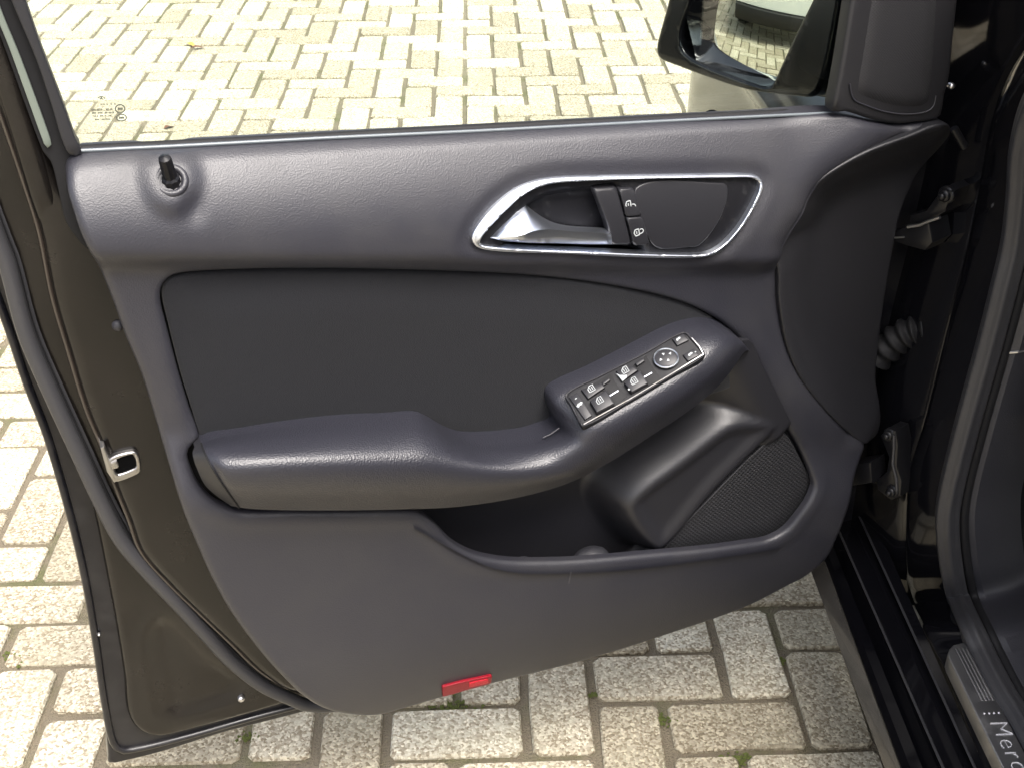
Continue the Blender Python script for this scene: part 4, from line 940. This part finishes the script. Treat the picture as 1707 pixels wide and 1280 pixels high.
# dashboard end and floor
def boxgeo(fr, x0, x1, y0, y1, z0, z1, bev=.01):
    V, Fc = prism_geo(fr, [(x0, y0), (x1, y0), (x1, y1), (x0, y1)], z0, z1, bev); return V, Fc
V, Fc = boxgeo(BODY, .215, 1.55, -.14, .5, .60, .98, .03); mesh('dashboard', V, Fc, M['interior'], car, 30)
V, Fc = boxgeo(BODY, .13, 1.62, -2.0, .40, .22, .30, .01); mesh('cabin_floor', V, Fc, M['carpet'], car, 30)
V, Fc = boxgeo(BODY, .13, 1.62, .38, .46, .25, 1.0, .01); mesh('firewall', V, Fc, M['carpet'], car, 30)
def seat(a0, a1):
    V1, F1 = boxgeo(BODY, a0, a1, -1.12, -.60, .36, .58, .05); V2, F2 = boxgeo(Frame(B(0, -1.10, .52), CRt, (0, 0, 1), CF), a0, a1, 0, .62, -.10, .06, .04); V3, F3 = boxgeo(Frame(B(0, -1.14, 1.16), CRt, (0, 0, 1), CF), a0+.12, a1-.12, 0, .2, -.09, .02, .03)
    return join_geo([(V1, F1), (V2, F2), (V3, F3)])
for a0 in (.26, .98):
    V, Fc = seat(a0, a0+.5); mesh('car_seat', V, Fc, M['fabric'], car, 30)
# scuff plate with illuminated lettering
SC = Frame(at_z(1640, 1200, .3715), (0, -1, 0), (1, 0, 0), (0, 0, 1)); 
dA = at_z(1672, 1187, .371)-at_z(1612, 1070, .371); dA /= np.linalg.norm(dA); SC = Frame(at_z(1640, 1200, .371), dA, np.cross((0, 0, 1), dA), (0, 0, 1))
sp_px = [(1581, 1091), (1593, 1079), (1612, 1070), (1642, 1128), (1672, 1187), (1707, 1254)]
r_ = [SC.cast(*p) for p in sp_px]; l_ = [SC.cast(*p) for p in [(1670, 1280), (1629, 1196), (1598, 1134)]]
hy = np.mean([q[1] for q in r_[3:]]); ly = np.mean([q[1] for q in l_])
x0 = r_[2][0]
o_sc = np.array([(x0, hy), (x0+.62, hy), (x0+.62, ly), (x0+.022, ly), (x0+.006, ly*.7+hy*.3)])
scp = sheet('scuff_plate', SC, resample(o_sc, .01, True), lambda P: np.full(len(P), .002), .02, M['silver'], car, r=.002, back=.02)
wdt = hy-ly
for k in range(4):
    yy = ly+wdt*(.42+.13*k); prism('scuff_rib', SC, [(x0+.012, yy), (x0+.098, yy), (x0+.098, yy+.0022*np.sign(wdt)), (x0+.012, yy+.0022*np.sign(wdt))], .0015, .0030, M['silver'], scp, .0005)
lb, lt = SC.cast(1650, 1205), 0
x_dots = SC.cast(1655, 1190)[0]
for k in range(4): disc('plate_dot', SC.p(x_dots+.0, ly+wdt*(.30+.17*k), .0022), (0, 0, 1), .0013, .0006, M['letter'], scp, 8)
fc = bpy.data.curves.new('lettering', 'FONT'); fc.body = 'Mercedes-Benz'; fc.size = .031; fc.offset = -.0009; fc.space_character = 1.15; fc.extrude = .0004
to = bpy.data.objects.new('lettering', fc); COL.objects.link(to); bpy.context.view_layer.update()
me = bpy.data.meshes.new_from_object(to.evaluated_get(bpy.context.evaluated_depsgraph_get())); bpy.data.objects.remove(to)
co = np.array([v.co for v in me.vertices]); Fc = [tuple(p.vertices) for p in me.polygons]
sg = np.sign(wdt)
V = SC.arr(np.c_[co[:, 0]+x_dots+.012, ly+wdt*.30+sg*co[:, 1]*1.0], co[:, 2]+.0026)
mesh('plate_lettering', V, Fc, M['letter'], scp, 0, flip=sg < 0)

# --- hinges, check strap bellows, bolts
def hinge(c_px, nz, bolts, span):
    pts = [(x, y) for x, y in c_px]
    return pts
M['hinge'] = mat('black_hinge', (.006, .006, .007), .3, spec=.3)
hinge_n = np.cross(CF*.45+CRt*-.9, (0, 0, 1)); 
HP = Frame(at_y(1560, 370, 1.40), np.array([.62, -.78, 0]), (0, 0, 1), np.array([-.78, -.62, 0]))
def hp_(px, py, z=.004): return HP.cast(px, py, z)
hu = prism('upper_hinge', HP, [hp_(*p) for p in [(1520, 372), (1546, 372), (1580, 352), (1592, 318), (1580, 310), (1562, 330), (1548, 350), (1520, 358)]], -.04, .010, M['hinge'], car, .003)
prism('hinge_arm', HP, [hp_(*p) for p in [(1502, 380), (1526, 372), (1560, 366), (1566, 400), (1552, 414), (1528, 408), (1502, 400)]], -.02, .018, M['hinge'], hu, .004)
tube('hinge_edge', [HP.p(*hp_(x, y), .0195) for x, y in [(1526, 373), (1546, 370), (1560, 364), (1580, 357)]], .0022, M['silver'], hu, 6)
tube('hinge_edge', [HP.p(*hp_(x, y), .0195) for x, y in [(1504, 391), (1520, 390)]], .0013, M['silver'], hu, 6)
def bolt(px, py, fr, z, r, par):
    c = fr.p(*fr.cast(px, py, z), z)
    for k, (rr, zz) in enumerate(((1.35, 0), (1.0, r*.6), (.6, r*1.2))): disc('hinge_bolt', c+fr.en*zz, fr.en, r*rr, r*.45, M['hinge'], par, 12, .1)
bolt(1578, 325, HP, .006, .008, hu)
HL = Frame(at_y(1480, 775, 1.36), np.array([.62, -.78, 0]), (0, 0, 1), np.array([-.78, -.62, 0]))
def hl_(px, py, z=.004): return HL.cast(px, py, z)
hlo = prism('lower_hinge', HL, [hl_(*p) for p in [(1470, 725), (1482, 712), (1496, 716), (1500, 740), (1498, 775), (1506, 800), (1504, 825), (1488, 832), (1466, 815), (1462, 800), (1480, 785), (1484, 760)]], -.02, .008, M['hinge'], car, .003)
tube('hinge_edge', [HL.p(*hl_(x, y), .009) for x, y in [(1494, 722), (1494, 745), (1492, 770), (1498, 795), (1499, 815)]], .002, M['rubber'], hlo, 6)
prism('hinge_arm', HL, [hl_(*p) for p in [(1428, 768), (1464, 762), (1466, 798), (1426, 804)]], -.01, .02, M['hinge'], hlo, .004)
bolt(1484, 724, HL, .006, .007, hlo); bolt(1488, 818, HL, .008, .007, hlo)
# rubber bellows for the wiring
p0, p1 = DOOR.w(1462, 596, -.045), at_y(1548, 548, 1.42); path, rad = [], []
n = 56
for i in range(n+1):
    t = i/n; q = p0*(1-t)+p1*t+np.array([0, 0, .012*math.sin(t*math.pi)]); path.append(q); rad.append(.019+.0028*math.cos(t*2*math.pi*5.5)+.006*sstep(t, .8, 1))
tube('wiring_bellows', path, rad, M['dark_rubber'], car, 18)
tube('strap_pin', [at_y(1590, 214, 1.40), at_y(1608, 246, 1.40)], .005, M['hinge'], hu, 12)
disc('pillar_screw', DOOR.w(1586, 144, 0), D_N, .004, .003, M['silver'], tw, 10)

# --- front fender with wheel arch
def fend(b, z):
    a = -.012-.030*math.exp(-((b-.78)/.40)**2)*sstep(.9-z, 0, .45)
    a += .16*max(0, (z-.80)/.15)**2 if z > .80 else 0
    a += .012*math.exp(-((z-.79)/.018)**2)*-1
    a += .02*max(0, (.5-z)/.25)**2
    a += .45*max(0, b-1.0)**2
    return a
rows = []
for b in np.concatenate([[.075, .08], np.linspace(.09, 1.5, 70)]):
    zl = .26
    if abs(b-.72) < .36: zl = .32+math.sqrt(.36**2-(b-.72)**2)
    zs = np.concatenate([[zl], np.linspace(zl+.004, .70, 14), np.linspace(.705, .93, 34)]); row = []
    for i, z in enumerate(zs): row.append(B(float(fend(b, z))+(.02 if i == 0 else 0), b, z))
    rows.append(np.array(row))
M['fender_paint'] = M['black_gloss']
fen = loft('front_fender', rows, M['fender'], car, sharp=50)
ft = []
for sgn in (0, 1):
    rows2 = []
    for b in np.linspace(.05, 1.5, 30):
        rows2.append(np.array([B(float(fend(b, .93))+s*(1.75-2*float(fend(b, .93))), b, .93+.10*math.sin(s*math.pi)**.7*(1-.25*b)-.05*max(0, b-.9)) for s in np.linspace(0, 1, 24)]))
bon = loft('bonnet', rows2, M['black_gloss'], car, sharp=50)
def wheel(b, a, name):
    c = B(a, b, .315); fr = Frame(c, CF, (0, 0, 1), -CRt); V, Fc = [], []; seg = 40
    prof = [(.20, -.10), (.24, -.012), (.29, .0), (.308, -.02), (.315, -.06), (.315, -.15), (.308, -.19), (.24, -.20)]
    for r, z in prof:
        for k in range(seg): V.append(fr.p(r*math.cos(2*math.pi*k/seg), r*math.sin(2*math.pi*k/seg), z))
    Fc = [(i*seg+k, i*seg+(k+1) % seg, (i+1)*seg+(k+1) % seg, (i+1)*seg+k) for i in range(len(prof)-1) for k in range(seg)]
    wh = mesh(name, V, Fc, M['tyre'], car, 40)
    parts = []
    for k in range(5):
        a0 = 2*math.pi*k/5; P = [(.04*math.cos(a0+.9), .04*math.sin(a0+.9)), (.21*math.cos(a0+.16), .21*math.sin(a0+.16)), (.21*math.cos(a0-.16), .21*math.sin(a0-.16)), (.04*math.cos(a0-.9), .04*math.sin(a0-.9))]
        parts.append(prism_geo(fr, P, -.06, -.025, .008))
    Vr = []
    for r, z in ((.24, -.012), (.225, -.015), (.20, -.03), (.19, -.12), (.03, -.13)):
        for k in range(seg): Vr.append(fr.p(r*math.cos(2*math.pi*k/seg), r*math.sin(2*math.pi*k/seg), z))
    parts.append((np.array(Vr), [(i*seg+k, i*seg+(k+1) % seg, (i+1)*seg+(k+1) % seg, (i+1)*seg+k) for i in range(4) for k in range(seg)]))
    V, Fc = join_geo(parts); mesh('rim', V, Fc, M['alloy'], wh, 35)
wheel(.72, .0, 'wheel'); wheel(-2.0, -.005, 'wheel')
# rear door, rear quarter, roof and glass behind the opening (reflections and shade)
def side(b0, b1, name, m, z0=.28, z1=1.0):
    rows = [np.array([B(-.02-.03*math.sin((z-z0)/(z1-z0)*math.pi), b, z) for z in np.linspace(z0, z1, 16)]) for b in np.linspace(b0, b1, 10)]
    return loft(name, rows, m, car, sharp=50)
side(-1.98, -1.07, 'rear_door', M['black_gloss']); side(-2.95, -1.99, 'rear_quarter', M['black_gloss'], .35)
rows = [np.array([B(a, b, 1.0+.53*sstep(b, -.05+.0, -.75)*(1-.9*sstep(-b, 2.3, 2.95))+.04*math.sin((a-.15)/1.45*math.pi)) for a in np.linspace(.15, 1.6, 16)]) for b in np.linspace(.1, -2.95, 60)]
M['dark_glass'] = mat('tinted_glass', (.02, .022, .022), .03, coat=.5)
cutw = 14
loft('windscreen', rows[:cutw], M['dark_glass'], car, sharp=50); loft('roof', rows[cutw-1:], M['black_gloss'], car, sharp=50)
rows = [np.array([B(.02+.11*s, b, .99+s*(.50*sstep(b, -.05, -.75)*(1-.8*sstep(-b, 2.3, 2.95)))) for s in np.linspace(0, 1, 8)]) for b in np.linspace(-1.10, -2.9, 24)]
loft('rear_side_window', rows, M['dark_glass'], car, sharp=50)
ap = np.vstack([E1[8*15:], ])
tube('roof_rail', np.array([B(.12, -.30, 1.22), B(.145, -.55, 1.40), B(.15, -.85, 1.51), B(.15, -1.3, 1.53), B(.15, -2.2, 1.50)]), .03, M['black_gloss'], car, 10)
tube('door_post', np.array([B(.04, -1.04, .30), B(.02, -1.04, .6), B(.03, -1.06, 1.0), B(.13, -1.12, 1.5)]), .045, M['black_gloss'], car, 10)

# ------------------------------------------------------------------ pale car parked across the yard: it shows in the door mirror
pc0 = np.array([-3.15, .97, 0]); WC = Frame(pc0, (0, -1, 0), (-1, 0, 0), (0, 0, 1))   # x: across, y: back from its bumper, z: up
wc = empty('pale_car', tuple(pc0+np.array([-1.8, 0, 0]))); tag(wc, 'pale cream car with black bumper seen reflected in the door mirror', 'car')
def prof_y(x): return .10*(abs(x)/.88)**3.2
xs = np.linspace(-.88, .88, 34)
def bar_rows(zs, ys): return [WC.arr(np.c_[xs, prof_y(xs)+yy], np.full(len(xs), z)) for z, yy in zip(zs, ys)]
loft('bumper', bar_rows([.17, .18, .21, .28, .32, .33, .33], [.12, .04, .012, 0, .004, .03, .10]), M['bumper'], wc, flip=True, sharp=40)
loft('body_front', bar_rows([.33, .34, .5, .72, .80, .88, .98, 1.02], [.07, .045, .04, .05, .08, .18, .60, 1.0]), M['white_paint'], wc, flip=True, sharp=60)
for s in (-1, 1):
    sd2 = [WC.arr(np.c_[np.full(30, s*(.88-.04*abs(z-.6))), np.linspace(.08, 4.1, 30)], np.full(30, z)) for z in (.24, .45, .62, .8, .95)]
    loft('body_side', sd2, M['white_paint'], wc, flip=s < 0, sharp=60)
    for yy in (.85, 3.3):
        c = WC.p(s*.80, yy, .31); V, seg = [], 28
        for r, z in ((.05, .01), (.2, .03), (.29, .03), (.31, .0), (.31, -.16), (.2, -.18)):
            for k in range(seg): V.append(c+WC.ey*r*math.cos(2*math.pi*k/seg)+WC.en*r*math.sin(2*math.pi*k/seg)+WC.ex*s*(z+.075))
        mesh('wheel', V, [(i*seg+k, i*seg+(k+1) % seg, (i+1)*seg+(k+1) % seg, (i+1)*seg+k) for i in range(5) for k in range(seg)], M['tyre'], wc, 40, flip=s > 0)
rows = [WC.arr(np.c_[np.linspace(-.82, .82, 20), np.full(20, y)], .97+zz+.05*np.cos(np.linspace(-1.4, 1.4, 20))) for y, zz in ((.95, 0), (1.3, .22), (1.6, .42), (2.1, .5), (3.2, .48), (3.9, .3), (4.1, 0))]
loft('cabin_roof', rows, M['white_paint'], wc, flip=True, sharp=60)
for s in (-1, 1):
    c = WC.p(s*.62, .14, .80); V, Fc = prism_geo(Frame(c, WC.ex, WC.en, -WC.ey), rrect(-.16, -.07, .16, .07, .05), -.03, .01, .01); mesh('headlight', V, Fc, M['alloy'], wc, 40)
